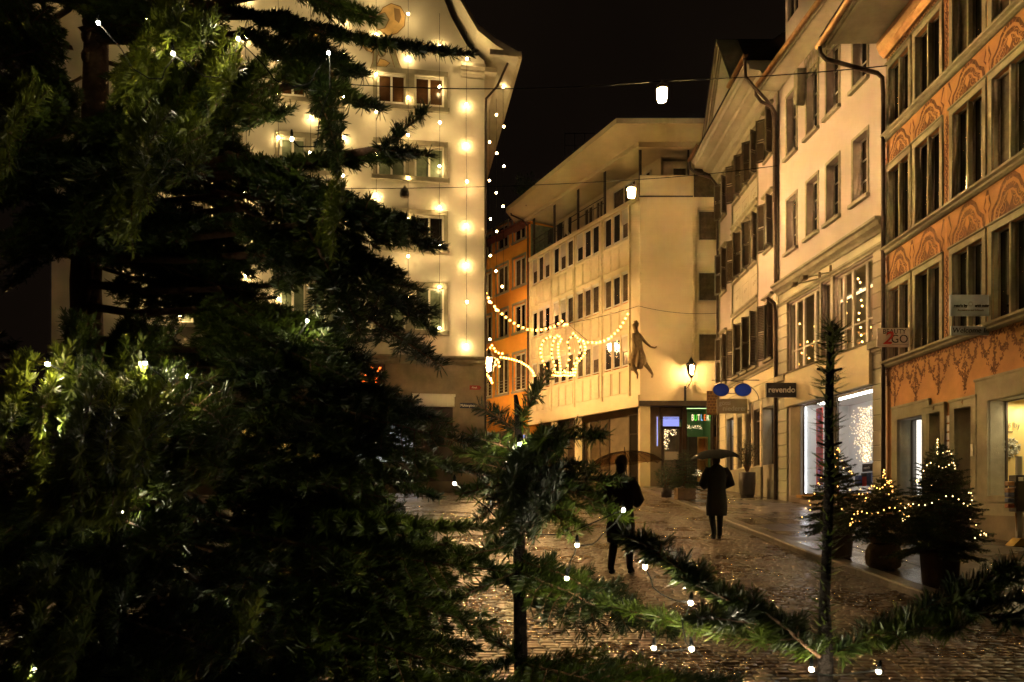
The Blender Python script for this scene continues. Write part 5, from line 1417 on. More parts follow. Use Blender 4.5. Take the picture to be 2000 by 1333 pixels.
# crown
cr = thing("bulb_ornament", "large crown-shaped wire ornament wound with orange bulbs hanging over the lane", "ornament", P(1100, 736, 34))
cb = P(1100, 736, 34)
arcs = [ [(1078,733),(1068,722),(1058,702),(1055,684),(1060,668),(1072,658),(1084,661),(1079,672),(1077,690),(1079,704),(1085,716),(1080,730)],
         [(1084,661),(1090,655),(1097,665),(1090,672),(1090,690),(1093,708),(1095,722)],
         [(1096,735),(1108,715),(1112,700),(1112,682),(1108,668),(1112,662),(1121,656),(1128,660),(1134,680),(1131,694),(1122,708),(1119,722)],
         [(1119,652),(1128,661),(1140,668),(1143,680),(1142,692),(1132,704),(1125,712),(1122,734)],
         [(1080,733),(1090,735),(1100,733),(1110,735),(1122,732)], [(1080,727),(1092,729),(1104,728),(1114,729),(1124,728)] ]
me = MB().sphere((0,0,0), .047, 6).mesh("bulb", GB)
nb = [13, 8, 9, 10, 7, 6]
for k, ar in enumerate(arcs):
    dz = .35*math.sin(k*1.7)
    pts = [P(a, b, 34+dz)-cb for a, b in ar]
    MB().tube(pts, .028, 6).build("wire_arc", M['leaf'], cr)
    for p in resample(pts, int(nb[k]*1.75)): link("bulb", me, cr, Matrix.Translation(p + Vector((0, -.05, 0))))
for (a, b) in ((1099,630),(1106,628)): link("bulb", me, cr, Matrix.Translation(P(a+2, b+6, 34)-cb))
MB().tube([P(1060,640,34)-cb, P(1100,625,34)-cb, P(1150,668,34)-cb], .01, 5).build("hanger", M['cable'], cr)

# ================================================================== STATUE
def skin_body(name, joints, edges, radii, m_, parent=None, loc=(0,0,0), rz=0, sub=2):
    me = bpy.data.meshes.new(name); me.from_pydata([Vector(j) for j in joints], edges, []); me.materials.append(m_)
    o = bpy.data.objects.new(name, me); C.objects.link(o)
    o.modifiers.new("skin", 'SKIN'); s_ = o.modifiers.new("sub", 'SUBSURF'); s_.levels = sub; s_.render_levels = sub
    if not me.skin_vertices: pass
    for v, r in zip(me.skin_vertices[0].data, radii):
        v.radius = (r if isinstance(r, tuple) else (r, r))
    me.skin_vertices[0].data[0].use_root = True
    bpy.context.view_layer.update()
    nm = bpy.data.meshes.new_from_object(o.evaluated_get(bpy.context.evaluated_depsgraph_get()))
    bpy.data.objects.remove(o)
    for p in nm.polygons: p.use_smooth = True
    if not nm.materials: nm.materials.append(m_)
    o = bpy.data.objects.new(name, nm); C.objects.link(o)
    o.location = loc; o.rotation_euler = (0, 0, rz)
    if parent: o.parent = parent
    return o
Zs = 35.2; sc = Zs/1500
def sp_(x, y, d=0.0): return ((x-1250)*sc, d, (700-y)*sc)
stt = thing("statue", "bronze flying figure in draped tunic fixed to the corner of the cream building", "statue", P(1250, 700, Zs))
J = [sp_(1247,691), sp_(1245,676,.02), sp_(1243,660), sp_(1243,652), sp_(1242,646), sp_(1240,638,-.03), sp_(1239,631,-.03),
     sp_(1251,655,.1), sp_(1258,665,.1), sp_(1264,672,.02), sp_(1271,678,0), sp_(1279,680,-.02), sp_(1283,677,-.03),
     sp_(1236,655,-.15), sp_(1236,668,-.2), sp_(1240,680,-.18), sp_(1244,686,-.14),
     sp_(1240,700,-.08), sp_(1234,712,-.10), sp_(1239,723,-.05), sp_(1245,732,-.02), sp_(1244,741,-.05),
     sp_(1253,700,.06), sp_(1262,713,.04), sp_(1270,724,.02), sp_(1275,733,0), sp_(1272,739,-.05)]
Eg = [(0,1),(1,2),(2,3),(3,4),(4,5),(5,6),(2,7),(7,8),(8,9),(9,10),(10,11),(11,12),(2,13),(13,14),(14,15),(15,16),(0,17),(17,18),(18,19),(19,20),(20,21),(0,22),(22,23),(23,24),(24,25),(25,26)]
Ra = [.25,.22,.24,.15,.085,.145,.13,.10,.075,.06,.045,.045,.03,.08,.065,.05,.04,.15,.11,.085,.05,.03,.15,.105,.085,.05,.04]
skin_body("body", J, Eg, Ra, M['bronze'], stt)
m_ = MB(); r_ = random.Random(8); n_ = 40       # pleated tunic: open shell, folds running down
prof = [(1243,652,.17),(1242,662,.24),(1244,674,.22),(1246,684,.26),(1246,696,.36),(1245,706,.40),(1244,716,.36)]
vs = []
for i, (x, y, rr_) in enumerate(prof):
    for k in range(n_):
        a = 2*math.pi*k/n_; f_ = 1 + (.04+.05*i)*math.sin(k*math.pi*2/5+i*.5)*.8
        c_ = sp_(x, y); dz = (0 if i < 6 else .18*math.sin(a*2+1))
        vs.append((c_[0]+rr_*f_*math.cos(a)*.85, c_[1]+rr_*f_*math.sin(a)*.8, c_[2]+dz))
m_.add(vs, [(i*n_+k, i*n_+(k+1)%n_, (i+1)*n_+(k+1)%n_, (i+1)*n_+k) for i in range(len(prof)-1) for k in range(n_)], 0, True)
m_.build("tunic", M['bronze'], stt)
m_ = MB()
for k in range(9): m_.tube([sp_(1239+k*.3, 630-k*.2, -.04), sp_(1243+k*.2, 629+k*.5, .0), sp_(1247, 633+k*.4, .02*k)], [.07,.06,.03], 6)
m_.build("hair", M['bronze'], stt)
MB().tube([sp_(1250,690,.1),(.1,.6,.2)], .03, 6).build("wall_anchor", M['black'], stt)

# ================================================================== PEOPLE
def umbrella(label, p, rad, m_, tilt=(0,0), h=.95):
    t_ = thing("umbrella", label, "umbrella", p); t_.rotation_euler = (tilt[0], tilt[1], 0)
    nr, ns_ = 8, 6; cm = MB(); vs = []
    sub = 4
    for i in range(ns_+1):
        t = i/ns_; r0 = rad*math.sin(t*1.15)/math.sin(1.15); zz = rad*.42*math.cos(t*1.45)-.42*rad*math.cos(1.45)
        for k in range(nr*sub):
            a = 2*math.pi*k/(nr*sub); fr_ = (k % sub)/sub; dip = math.sin(math.pi*fr_)
            vs.append((r0*(1-.05*dip*t)*math.cos(a), r0*(1-.05*dip*t)*math.sin(a), zz+.05*rad*dip*t))
    N = nr*sub
    cm.add(vs, [(i*N+k, i*N+(k+1)%N, (i+1)*N+(k+1)%N, (i+1)*N+k) for i in range(ns_) for k in range(N)], 0, True)
    cm.build("canopy", m_, t_)
    for k in range(nr):
        a = 2*math.pi*k/nr
        MB().tube([(rad*math.sin(i/6*1.15)/math.sin(1.15)*math.cos(a)*.99, rad*math.sin(i/6*1.15)/math.sin(1.15)*math.sin(a)*.99, rad*.42*math.cos(i/6*1.45)-.42*rad*math.cos(1.45)-.006) for i in range(7)], .004, 4).build("rib", M['black'], t_)
    top = rad*.42*(1-math.cos(1.45))
    MB().tube([(0,0,top+.06),(0,0,top-h+.12)], .007, 6).build("shaft", M['black'], t_)
    MB().tube([(0,0,top-h+.12),(0,0,top-h),(.02,0,top-h-.05),(.06,0,top-h-.06),(.09,0,top-h-.03)], .013, 6).build("handle", M['umber'], t_)
    return t_
def loft(prof, n=24):
    """prof: (cx, cy, z, rx, ry)"""
    m_ = MB(); vs = []
    for (cx, cy, zz, rx, ry) in prof:
        for k in range(n):
            a = 2*math.pi*k/n; vs.append((cx+rx*math.cos(a), cy+ry*math.sin(a), zz))
    m_.add(vs, [(i*n+k, i*n+(k+1)%n, (i+1)*n+(k+1)%n, (i+1)*n+k) for i in range(len(prof)-1) for k in range(n)], 0, True)
    return m_
def hand_pts(w, d, s):    # fingers curled round a shaft: five short chains
    pts = []
    for k in range(4): pts.append([w+Vector((s*.012, -.02, .03-.022*k)), w+Vector((s*-.02, -.055, .032-.022*k)), w+Vector((s*-.045, -.03, .03-.022*k)), w+Vector((s*-.035, -.005, .028-.022*k))])
    pts.append([w+Vector((s*.0, .0, .03)), w+Vector((s*-.02, -.02, .06)), w+Vector((s*-.035, -.035, .06))])
    return pts
def person(label, x, Z, face, coat_m, H=1.76, stride=.34, look=0, gz_=None):
    """standing/walking figure, local +y = walking direction"""
    g = gz(Z) if gz_ is None else gz_
    t_ = thing("person", label, "person", (x, Z, g), face)
    k = H/1.76
    hip, kn = .92*k, .50*k
    J = [(0,0,hip),(0,.01,1.12*k),(0,.02,1.32*k),(0,.03,1.44*k),(0,.045,1.53*k),(0,.06,1.60*k),(0,.065,1.70*k),
         (.18*k,.01,1.41*k),(.25*k,-.01,1.17*k),(.17*k,.20,1.08*k),(.06*k,.30,1.20*k),
         (-.18*k,.01,1.41*k),(-.25*k,-.01,1.17*k),(-.17*k,.20,1.06*k),(-.05*k,.30,1.12*k),
         (.09,.0,hip-.06),(.10,stride*.42,kn),(.10,stride*.5,.10*k),(.11,stride*.5+.14,.035),
         (-.09,0,hip-.06),(-.10,stride*.06,kn),(-.10,-stride*.62,.13*k),(-.11,-stride*.55+.08,.03)]
    Eg = [(0,1),(1,2),(2,3),(3,4),(4,5),(5,6),(2,7),(7,8),(8,9),(9,10),(2,11),(11,12),(12,13),(13,14),(0,15),(15,16),(16,17),(17,18),(0,19),(19,20),(20,21),(21,22)]
    Ra = [.14,.125,.13,.07,.055,.085,.088,.062,.048,.036,.030,.062,.048,.036,.030,.095,.072,.050,.040,.095,.072,.050,.040]
    b = skin_body("body", J, Eg, Ra, coat_m, t_)
    for sgn, w_ in ((1, Vector(J[10])), (-1, Vector(J[14]))):
        hm = MB()
        hm.sphere(w_+Vector((0,.005,.01)), .036, 8, 0, (.7,.6,1.2))
        for ch_ in hand_pts(w_, 0, sgn): hm.tube(ch_, [.0095,.009,.0085,.008][:len(ch_)], 6)
        hm.build("hand", M['skin'], t_)
    # head details
    hd = MB(); hd.sphere((0,.062,1.655*k), .098, 14, 0, (.80,.95,1.18)); 
    hd.sphere((0,.155,1.645*k), .016, 6, 0, (.8,1.2,1.4)); hd.sphere((.078,.06,1.65*k), .022, 6, 0, (.4,.8,1.3)); hd.sphere((-.078,.06,1.65*k), .022, 6, 0, (.4,.8,1.3))
    hd.build("head", M['skin'], t_)
    hr = MB(); hr.sphere((0,.045,1.685*k), .108, 14, 0, (.86,.98,1.05)); hr.sphere((0,-.0,1.60*k), .085, 10, 0, (.9,.7,1.3)); hr.build("hair", M['hair'], t_)
    fc = MB()
    for s_ in (-1, 1): fc.sphere((s_*.032,.147,1.672*k), .011, 6, 0, (1.2,.6,.7))
    fc.sphere((0,.147,1.605*k), .02, 6, 0, (1.2,.4,.3)); fc.build("face_features", M['hair'], t_)
    # coat: shoulders to knee
    c_ = loft([(0,.03,1.50*k,.07,.075),(0,.02,1.46*k,.12,.09),(0,.01,1.41*k,.175,.12),(0,.01,1.32*k,.205,.14),(0,.01,1.16*k,.195,.145),(0,.01,1.00*k,.180,.14),(0,.01,.86*k,.200,.155),(0,.01,.68*k,.215,.175),(0,.01,.50*k,.205,.185),(0,.01,.485*k,.195,.175)])
    for s_ in (-1, 1):
        c_.tube([(s_*.15*k,.01,1.42*k),(s_*.225*k,-.01,1.28*k),(s_*.285*k,-.01,1.12*k),(s_*.20*k,.19,1.06*k),(s_*.09*k,.27,1.13*k)], [.075,.08,.075,.062,.052], 10)
    c_.build("coat", coat_m, t_)
    for (jx, jy) in ((.10, stride*.5), (-.10, -stride*.62)):
        sh = MB(); sh.sphere((jx, jy+.07, .045 if jx > 0 else .06), .05, 10, 0, (.85,2.4,.8)); sh.build("shoe", M['black'], t_)
    return t_
person("person in black knee-length coat walking away under a dark umbrella", (1400-1000)*15.6/1500, 15.6, 0, M['coat'], 1.80, .30)
umbrella("dark umbrella held by the person in black walking up the street", Vector(((1396-1000)*15.85/1500, 15.82, gz(15.8)+1.66)), .50, M['coat'], (R(4), R(-4)), .62)
Zp = 11.3
person("person in dark brown coat crossing behind the small fir under a translucent umbrella", (1212-1000)*Zp/1500, Zp, R(-25), M['coat_brown'], 1.74, .26)
umbrella("translucent smoke-coloured umbrella held by the person behind the small fir", Vector(((1222-1000)*Zp/1500, Zp-.02, gz(Zp)+1.62)), .56, M['smoky'], (R(3), R(-5)), .62)

# ================================================================== PLANTERS
def ground_pave(Z): return gz(Z)+.1
# olive bush in tall planter
x_, Z_ = 8.45, 27.6
pt = thing("tall_planter", "tall tapered dark planter standing against the shuttered house", "planter", (x_, Z_, ground_pave(Z_)))
MB().lathe([(0,0),(.22,0),(.26,.1),(.30,.5),(.29,.88),(.26,.9),(.25,.84),(0,.82)], (0,0,0), 24).build("pot", M['planter'], pt)
ob = thing("olive_bush", "leafy olive bush growing in the tall dark planter", "bush", (x_, Z_, ground_pave(Z_)+.84))
r_ = random.Random(21); fo = MB(); st = MB()
for k in range(46):
    a = r_.uniform(0, 6.28); l = r_.uniform(.7, 1.25); sp2 = r_.uniform(.05, .42)
    tip = Vector((sp2*math.cos(a)*1.2, sp2*math.sin(a)*1.2, l)); mid = Vector((tip.x*.35, tip.y*.35, l*.5))
    st.tube([(0,0,-.02), mid, tip], [.012,.008,.003], 4)
    for q in range(34):
        t = r_.uniform(.35, 1.0); p = mid.lerp(tip, (t-.5)*2) if t > .5 else Vector((0,0,0)).lerp(mid, t*2)
        d = Vector((r_.gauss(0,1), r_.gauss(0,1), r_.gauss(.3,.7))).normalized(); s_ = d.orthogonal().normalized()*.010; ll = r_.uniform(.05,.09)
        fo.add([p, p+d*ll*.5+s_, p+d*ll, p+d*ll*.5-s_], [(0,1,2,3)])
fo.build("foliage", M['leaf'], ob); st.build("stem", M['bark'], ob)

# ================================================================== FIRS
def unit(v): return v/np.maximum(np.linalg.norm(v, axis=-1, keepdims=True), 1e-9)
def needles(rg, pts, tang, nrm, L0, Wn, fan=(60, 25), under=.25):
    """pts (n,3) along a twig, tangents, local up normals -> needle quads"""
    n = len(pts)
    side = unit(np.cross(tang, nrm))
    phi = rg.uniform(-1, 1, n)*np.pi*.62 + np.where(rg.random(n) < under, np.pi, 0)      # 0 = up
    # favour the two flanks
    phi = np.where(rg.random(n) < .62, np.sign(rg.random(n)-.5)*rg.normal(1.35, .30, n), phi)
    radial = nrm*np.cos(phi)[:,None] + side*np.sin(phi)[:,None]
    al = np.radians(rg.normal(fan[0], 9, n))
    d = unit(tang*np.cos(al)[:,None] + radial*np.sin(al)[:,None] + rg.normal(0, .05, (n,3)))
    l = (L0*rg.uniform(.75, 1.12, n))[:,None]
    wv = unit(np.cross(d, radial + rg.normal(0,.3,(n,3))))*(Wn*.5)
    bend = nrm*(-.0)
    b = pts; m1 = pts+d*l*.30; m2 = pts+d*l*.80; t = pts+d*l
    V = np.stack([b-wv*.5, m1-wv, m2-wv*.9, t, m2+wv*.9, m1+wv, b+wv*.4], 1)
    return V.reshape(-1, 3), n
def fir_mesh(name, seed, L, spread, dens=330, needle=.024, nw=.0019, sparse=1.0, nm='needle', tipup=.0, bare=.0, fan=(60, 25)):
    """one bough lying along +x, spray in the xy plane, up = +z"""
    rg = np.random.default_rng(seed); segs = []      # (p0,p1,r0,r1)
    ax = lambda t: np.array([L*t, .02*L*np.sin(t*5+seed), -.10*L*t*t + tipup*L*t**3])
    N = 14
    for i in range(N): segs.append((ax(i/N), ax((i+1)/N), .0065*L/.7*(1-i/N)+.0016, .0065*L/.7*(1-(i+1)/N)+.0016, (3 if i/N < bare else 0)))
    sp_ = .035*sparse; s = max(.05, bare)*L
    k = 0
    while s < L*.97:
        t = s/L; base = ax(t); tl = spread*min(1, (1-t)*1.5+.10)*min(1, .35+t*2.2)*rg.uniform(.8, 1.12)
        for sg in (-1, 1):
            if rg.random() < .10: continue
            ang_ = math.radians(rg.normal(52, 6)); d = np.array([math.cos(ang_), sg*math.sin(ang_), rg.normal(.02,.08)])
            d /= np.linalg.norm(d); e = base + d*tl + np.array([tl*.14, 0, -tl*.10])
            mid = base + d*tl*.5
            segs.append((base, mid, .0024, .0018, 1)); segs.append((mid, e, .0018, .0012, 1))
            if tl > .11:
                q = .06
                while q < tl*.9:
                    b2 = base+d*q; l2 = (tl-q)*.42*rg.uniform(.7,1.1)+.02
                    for s2 in (-1, 1):
                        a2 = math.radians(48)*s2; dd = np.array([d[0]*math.cos(a2)-d[1]*math.sin(a2), d[0]*math.sin(a2)+d[1]*math.cos(a2), d[2]+rg.normal(0,.08)])
                        segs.append((b2, b2+dd*l2, .0014, .001, 2))
                    q += .045*sparse
        s += sp_*rg.uniform(.8, 1.2); k += 1
    P0 = []; T = []; V = []; cnt = 0
    for (a, b, r0, r1, lv) in segs:
        if lv == 3: continue
        ln = np.linalg.norm(b-a); n = max(2, int(ln*dens*(1.0 if lv else .8)*(1.35)))
        t = rg.random(n)[:,None]; P0.append(a+(b-a)*t); T.append(np.repeat(((b-a)/max(ln,1e-6))[None], n, 0))
    # tuft at tips
    P0 = np.concatenate(P0); T = np.concatenate(T)
    NR = unit(np.array([0,0,1.0]) - T*T[:,2:3])
    V, n = needles(rg, P0, T, NR, needle, nw, fan)
    me = bpy.data.meshes.new(name)
    # wood
    wv = []; wf = []
    for (a, b, r0, r1, lv) in segs:
        t = (b-a)/max(np.linalg.norm(b-a),1e-6); s_ = unit(np.cross(t, np.array([0,0,1.0]))[None])[0]; u_ = np.cross(s_, t); o = len(wv)
        kn = 5 if lv == 0 else 3
        for (p, r) in ((a, r0), (b, r1)):
            for q in range(kn):
                an = 2*math.pi*q/kn; wv.append(p + (s_*math.cos(an)+u_*math.sin(an))*r)
        for q in range(kn): wf.append((o+q, o+(q+1)%kn, o+kn+(q+1)%kn, o+kn+q))
    nvn = len(V); AV = np.concatenate([V, np.array(wv)]) if wv else V
    me.vertices.add(len(AV)); me.vertices.foreach_set("co", AV.astype(np.float32).ravel())
    nf_ = n; wf = np.array(wf)+nvn
    me.loops.add(nf_*7+len(wf)*4)
    me.loops.foreach_set("vertex_index", np.concatenate([np.arange(nvn), wf.ravel()]).astype(np.int32))
    me.polygons.add(nf_+len(wf))
    ls = np.concatenate([np.arange(nf_)*7, nf_*7+np.arange(len(wf))*4]).astype(np.int32)
    me.polygons.foreach_set("loop_start", ls)
    me.materials.append(M[nm]); me.materials.append(M['bark'])
    me.polygons.foreach_set("material_index", np.concatenate([np.zeros(nf_), np.ones(len(wf))]).astype(np.int32))
    me.update(calc_edges=True); me.validate()
    return me
TB = {}; TN = {}
for i, (L_, sp2) in enumerate(((1.0,.22),(.75,.19),(.52,.155),(.34,.11),(.20,.055))):
    for v in range(2 if i < 3 else 1):
        TB.setdefault(L_, []).append(fir_mesh("branch", 40+i*7+v, L_, sp2, dens=1050 if L_ < .8 else 900, needle=.0225, nw=.0023, sparse=1.15, tipup=.08, bare=.16 if L_ > .4 else 0, fan=(54, 25)))
for i, (L_, sp2) in enumerate(((1.0,.11),(.75,.09),(.52,.075),(.34,.055),(.20,.035),(.11,.018))):
    TN.setdefault(L_, []).append(fir_mesh("branch", 140+i*7, L_, sp2, dens=1900, needle=.028, nw=.0024, sparse=1.5, fan=(56, 25), tipup=.08))
M['needle_lit'] = needle_mat("lit_fir_needles", (0.060, 0.090, 0.008), (0.20, 0.24, 0.016))  # frontal light on the needles, put into a paler yellow-green colour
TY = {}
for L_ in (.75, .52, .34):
    me_ = TB[L_][0].copy(); me_.materials[0] = M['needle_lit']; TY[L_] = [me_]
TBL = sorted(TB)
# lower-detail boughs for the potted firs farther away
TS = {}
for i, (L_, sp2) in enumerate(((.62,.20),(.42,.15),(.26,.10),(.15,.05))):
    TS[L_] = [fir_mesh("branch", 90+i*5+v, L_, sp2, dens=230, needle=.027, nw=.0050, sparse=1.1, nm='needle_dark', tipup=.14) for v in range(2 if i < 2 else 1)]
def bough_mat(p0, p1, up, L_, wide=1.0):
    a = Vector(p1)-Vector(p0); l = a.length; x = a.normalized()
    upv = Vector(up); y = upv.cross(x)
    if y.length < 1e-3: y = Vector((0,1,0)).cross(x)
    y.normalize(); zz = x.cross(y)
    s = l/L_
    m = Matrix((x*s, y*wide, zz*wide)).transposed().to_4x4(); m.translation = Vector(p0); return m
def add_bough(root, p0, p1, roll=0.0, wide=1.0, lib=TB, up=(0,0,1), r_=rnd):
    p0, p1 = Vector(p0), Vector(p1); l = (p1-p0).length
    if lib is TB and wide < .78: lib = TN
    if root is big:                 # keep two stretches of the bare trunk open, as on the real tree
        for k in range(3, 21):
            q = p0.lerp(p1, k/20)
            sx, sy = 1000+q.x*1500/q.y, 970-(q.z-EYE)*1500/q.y
            if q.y < 2.5 and (125 < sx < 235 and 90 < sy < 215 or 105 < sx < 240 and 505 < sy < 660): return None
    L_ = min(lib, key=lambda q: abs(math.log(q/l)))
    me = r_.choice(lib[L_])
    upv = Vector(up); upv.rotate(Matrix.Rotation(roll, 3, (p1-p0).normalized()))
    base = Vector(root.location)
    o = link("branch", me, root, Matrix.Translation(-base) @ bough_mat(p0, p1, upv, L_, 1.0))
    return o
# ---- the large fir on the left
TX, TZ = -1.36, 2.45
big = thing("fir_tree", "large fir filling the left of the view with small white lights on its boughs", "fir tree", (TX, TZ, gz(TZ)))
tr = MB(); tr.tube([(0,0,-.1),(.0,0,.6),(-.01,0,1.4),(.015,0,1.9),(.0,0,2.4),(.03,0,2.9),(.04,.0,3.6),(.05,0,4.4)], [.075,.068,.060,.052,.046,.040,.03,.012], 14); tr.build("trunk", M['bark'], big)
fk = MB(); fk.tube([P(150,650,2.40)-big.location, P(168,560,2.38)-big.location, P(185,440,2.40)-big.location, P(187,360,2.45)-big.location], [.018,.016,.013,.01], 8)
fk.build("side_stem", M['bark'], big)
B_ = []   # (x0,y0,Z0,x1,y1,Z1,roll,wide)
def b(*a): B_.append(a)
b(430,20,2.2, 915,88,1.85, 15,.60); b(470,60,2.2, 735,205,1.75, 35,.7); b(560,-20,2.1, 735,20,1.8, -30,.7); b(520,30,2.3, 700,140,1.9, 40,.6)
b(430,330,2.2, 800,287,1.75, 20,.65); b(745,293,1.78, 832,212,1.70, 60,.55); b(740,290,1.78, 838,302,1.72, 0,.5); b(620,150,1.9, 655,330,1.75, 80,.5)
b(450,300,2.0, 858,474,1.65, 15,.8); b(420,380,2.1, 835,430,1.75, -15,.8); b(470,400,2.0, 838,610,1.6, 30,.9); b(480,420,2.0, 850,712,1.55, 40,.6)
b(600,430,1.8, 700,650,1.6, 40,.55); b(640,480,1.8, 842,640,1.6, 0,.55); b(470,570,2.6, 640,530,2.4, 10,.45); b(380,480,2.2, 610,500,2.0, 20,.8)
b(420,560,2.0, 620,700,1.7, 30,.8); b(380,600,1.9, 700,745,1.6, 20,.9); b(420,680,1.9, 840,800,1.5, 15,.9); b(450,720,1.8, 905,862,1.45, 20,.9); b(430,780,1.8, 945,915,1.45, 10,.85)
b(400,850,1.8, 800,930,1.4, 15,.9); b(400,980,1.8, 945,1020,1.5, 0,.7); b(380,1020,1.7, 980,1110,1.45, 15,.8); b(380,1060,1.7, 960,1215,1.4, 20,.8); b(350,1120,1.6, 920,1310,1.35, 20,.8)
b(330,1200,1.6, 800,1360,1.3, 20,.9); b(450,900,1.9, 760,960,1.6, -20,.9); b(500,1290,1.6, 1010,1325,1.5, 0,.6)
# boughs that come forward on the left
b(165,200,2.3, 60,60,1.6, 30,1); b(165,100,2.3, 330,40,1.5, 40,1); b(165,60,2.3, 420,10,1.8, 0,1); b(170,250,2.2, 400,190,1.6, 60,1); b(180,220,2.2, 540,210,1.6, 50,.95)
b(150,250,2.2, -40,280,1.5, 50,1); b(170,330,2.2, 290,330,1.35, 70,.9); b(170,330,2.2, 340,310,1.45, 30,.8); b(160,430,2.3, -40,470,1.8, 20,.8); b(180,470,2.3, 420,420,1.7, 30,1)
b(190,560,2.3, 400,600,1.8, 0,1); b(150,640,2.2, 20,720,1.6, 20,1); b(160,700,2.2, 130,830,1.25, 80,1); b(170,700,2.2, 330,800,1.3, 60,1); b(160,720,2.2, 420,850,1.35, 40,1); b(150,760,2.1, -60,850,1.3, 40,1)
b(160,800,2.0, 180,900,1.1, 80,.9); b(160,820,2.0, 250,890,1.15, 60,.9); b(200,820,2.0, 500,900,1.4, 30,1); b(160,900,2.1, 40,1010,1.4, 30,1); b(170,920,2.1, 300,1050,1.4, 40,1); b(170,1000,2.0, 480,1120,1.35, 30,1)
b(160,1050,2.0, -40,1150,1.4, 20,1); b(170,1080,2.0, 200,1230,1.25, 60,1); b(170,1150,2.0, 420,1290,1.25, 40,1); b(150,1180,1.9, 60,1300,1.15, 60,1); b(200,1200,1.9, 620,1300,1.3, 30,1); b(150,1250,1.9, -50,1320,1.2, 40,1); b(180,1260,1.9, 300,1350,1.2, 40,1)
FILL = [(-30,80,2.3,105,10,2.0),(-20,140,2.3,115,60,2.0),(0,20,2.3,110,-20,2.1),(240,40,2.5,80,-10,2.3),(-40,200,2.2,110,140,1.9),(100,900,2.1,-20,1010,1.7),(110,960,2.1,30,1100,1.7),(120,1040,2.0,-10,1180,1.6),(60,1120,2.1,-60,1260,1.8),(230,350,2.3,60,262,1.9),(20,345,2.2,170,280,1.95),(-20,300,2.2,140,330,1.9),(420,620,2.2,690,735,1.75),(500,640,2.0,745,722,1.7),(440,640,2.1,720,700,1.75),(420,900,2.1,760,1000,1.75),(430,960,2.0,820,1060,1.65),(420,1000,2.0,880,1130,1.6),(400,1060,1.9,850,1190,1.55),(420,1100,1.9,930,1260,1.55),(400,1160,1.8,820,1270,1.5),(360,1200,1.8,760,1333,1.45),(500,1180,1.8,960,1300,1.6),(300,1000,2.1,640,1100,1.7),(300,1100,2.0,600,1230,1.6),(240,1200,1.9,520,1340,1.5),(560,860,1.9,860,960,1.7),(520,780,2.0,830,850,1.75),(600,1020,1.9,900,1060,1.7),
        (200,150,2.4,430,260,2.1),(200,120,2.5,500,200,2.2),(200,260,2.5,420,330,2.2),(200,300,2.5,560,330,2.3),(200,340,2.5,520,400,2.2),(200,400,2.5,480,450,2.1),(200,420,2.5,540,500,2.2),(200,480,2.5,500,560,2.1),(200,520,2.5,560,620,2.1),(200,600,2.5,520,680,2.0),
        (250,200,2.6,480,300,2.4),(250,280,2.7,500,370,2.5),(250,380,2.6,470,520,2.3),(250,460,2.7,520,600,2.4),(250,650,2.5,560,760,2.1),(250,740,2.4,600,860,2.0),
        (130,60,2.5,-30,20,2.2),(130,150,2.6,-20,180,2.3),(140,230,2.6,20,330,2.3),(140,330,2.6,-40,400,2.2),(130,300,2.7,60,200,2.6),(140,400,2.6,10,560,2.2),(140,560,2.5,-20,640,2.1),(200,60,2.6,420,90,2.3),(200,20,2.6,440,-10,2.3)]
LIT_BOUGHS = [(240,110,1.9,335,38,1.45,70),(270,120,1.9,392,70,1.5,60),(240,300,1.8,262,345,1.30,80),(250,290,1.8,370,322,1.45,60),(380,170,1.9,520,215,1.6,60),(350,160,1.9,440,160,1.5,70),  # forward boughs that take the painted-in lit needle colour
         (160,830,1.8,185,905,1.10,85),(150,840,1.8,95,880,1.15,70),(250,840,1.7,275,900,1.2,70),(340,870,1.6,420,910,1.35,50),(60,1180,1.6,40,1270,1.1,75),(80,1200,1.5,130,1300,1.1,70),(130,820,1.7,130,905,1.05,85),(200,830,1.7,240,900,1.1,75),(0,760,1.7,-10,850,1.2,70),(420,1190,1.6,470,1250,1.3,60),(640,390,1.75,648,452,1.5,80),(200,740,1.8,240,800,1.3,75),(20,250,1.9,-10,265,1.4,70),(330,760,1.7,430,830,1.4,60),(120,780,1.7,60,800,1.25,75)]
r_ = random.Random(77)
lm = MB()
for q in B_:
    p0 = P(*q[:3]); ax_ = Vector((TX, TZ, p0.z + .06 + .10*(p0-Vector((TX,TZ,p0.z))).length))
    if (p0-ax_).length > .12:
        m1 = ax_.lerp(p0, .5) + Vector((0,0,-.02)); lm = MB().tube([ax_-big.location, m1-big.location, p0-big.location + (P(*q[3:6])-p0)*.04], [.014,.011,.008], 7)
        lm.build("limb", M['bark'], big)
    add_bough(big, P(*q[:3]), P(*q[3:6]), R(q[6]+r_.uniform(-14,14)), q[7], r_=r_)
for q in FILL: add_bough(big, P(*q[:3]), P(*q[3:6]), R(r_.uniform(-40,55)), 1.0, r_=r_)
for q in LIT_BOUGHS: add_bough(big, P(*q[:3]), P(*q[3:6]), R(q[6]), 1.0, lib=TY, r_=r_)
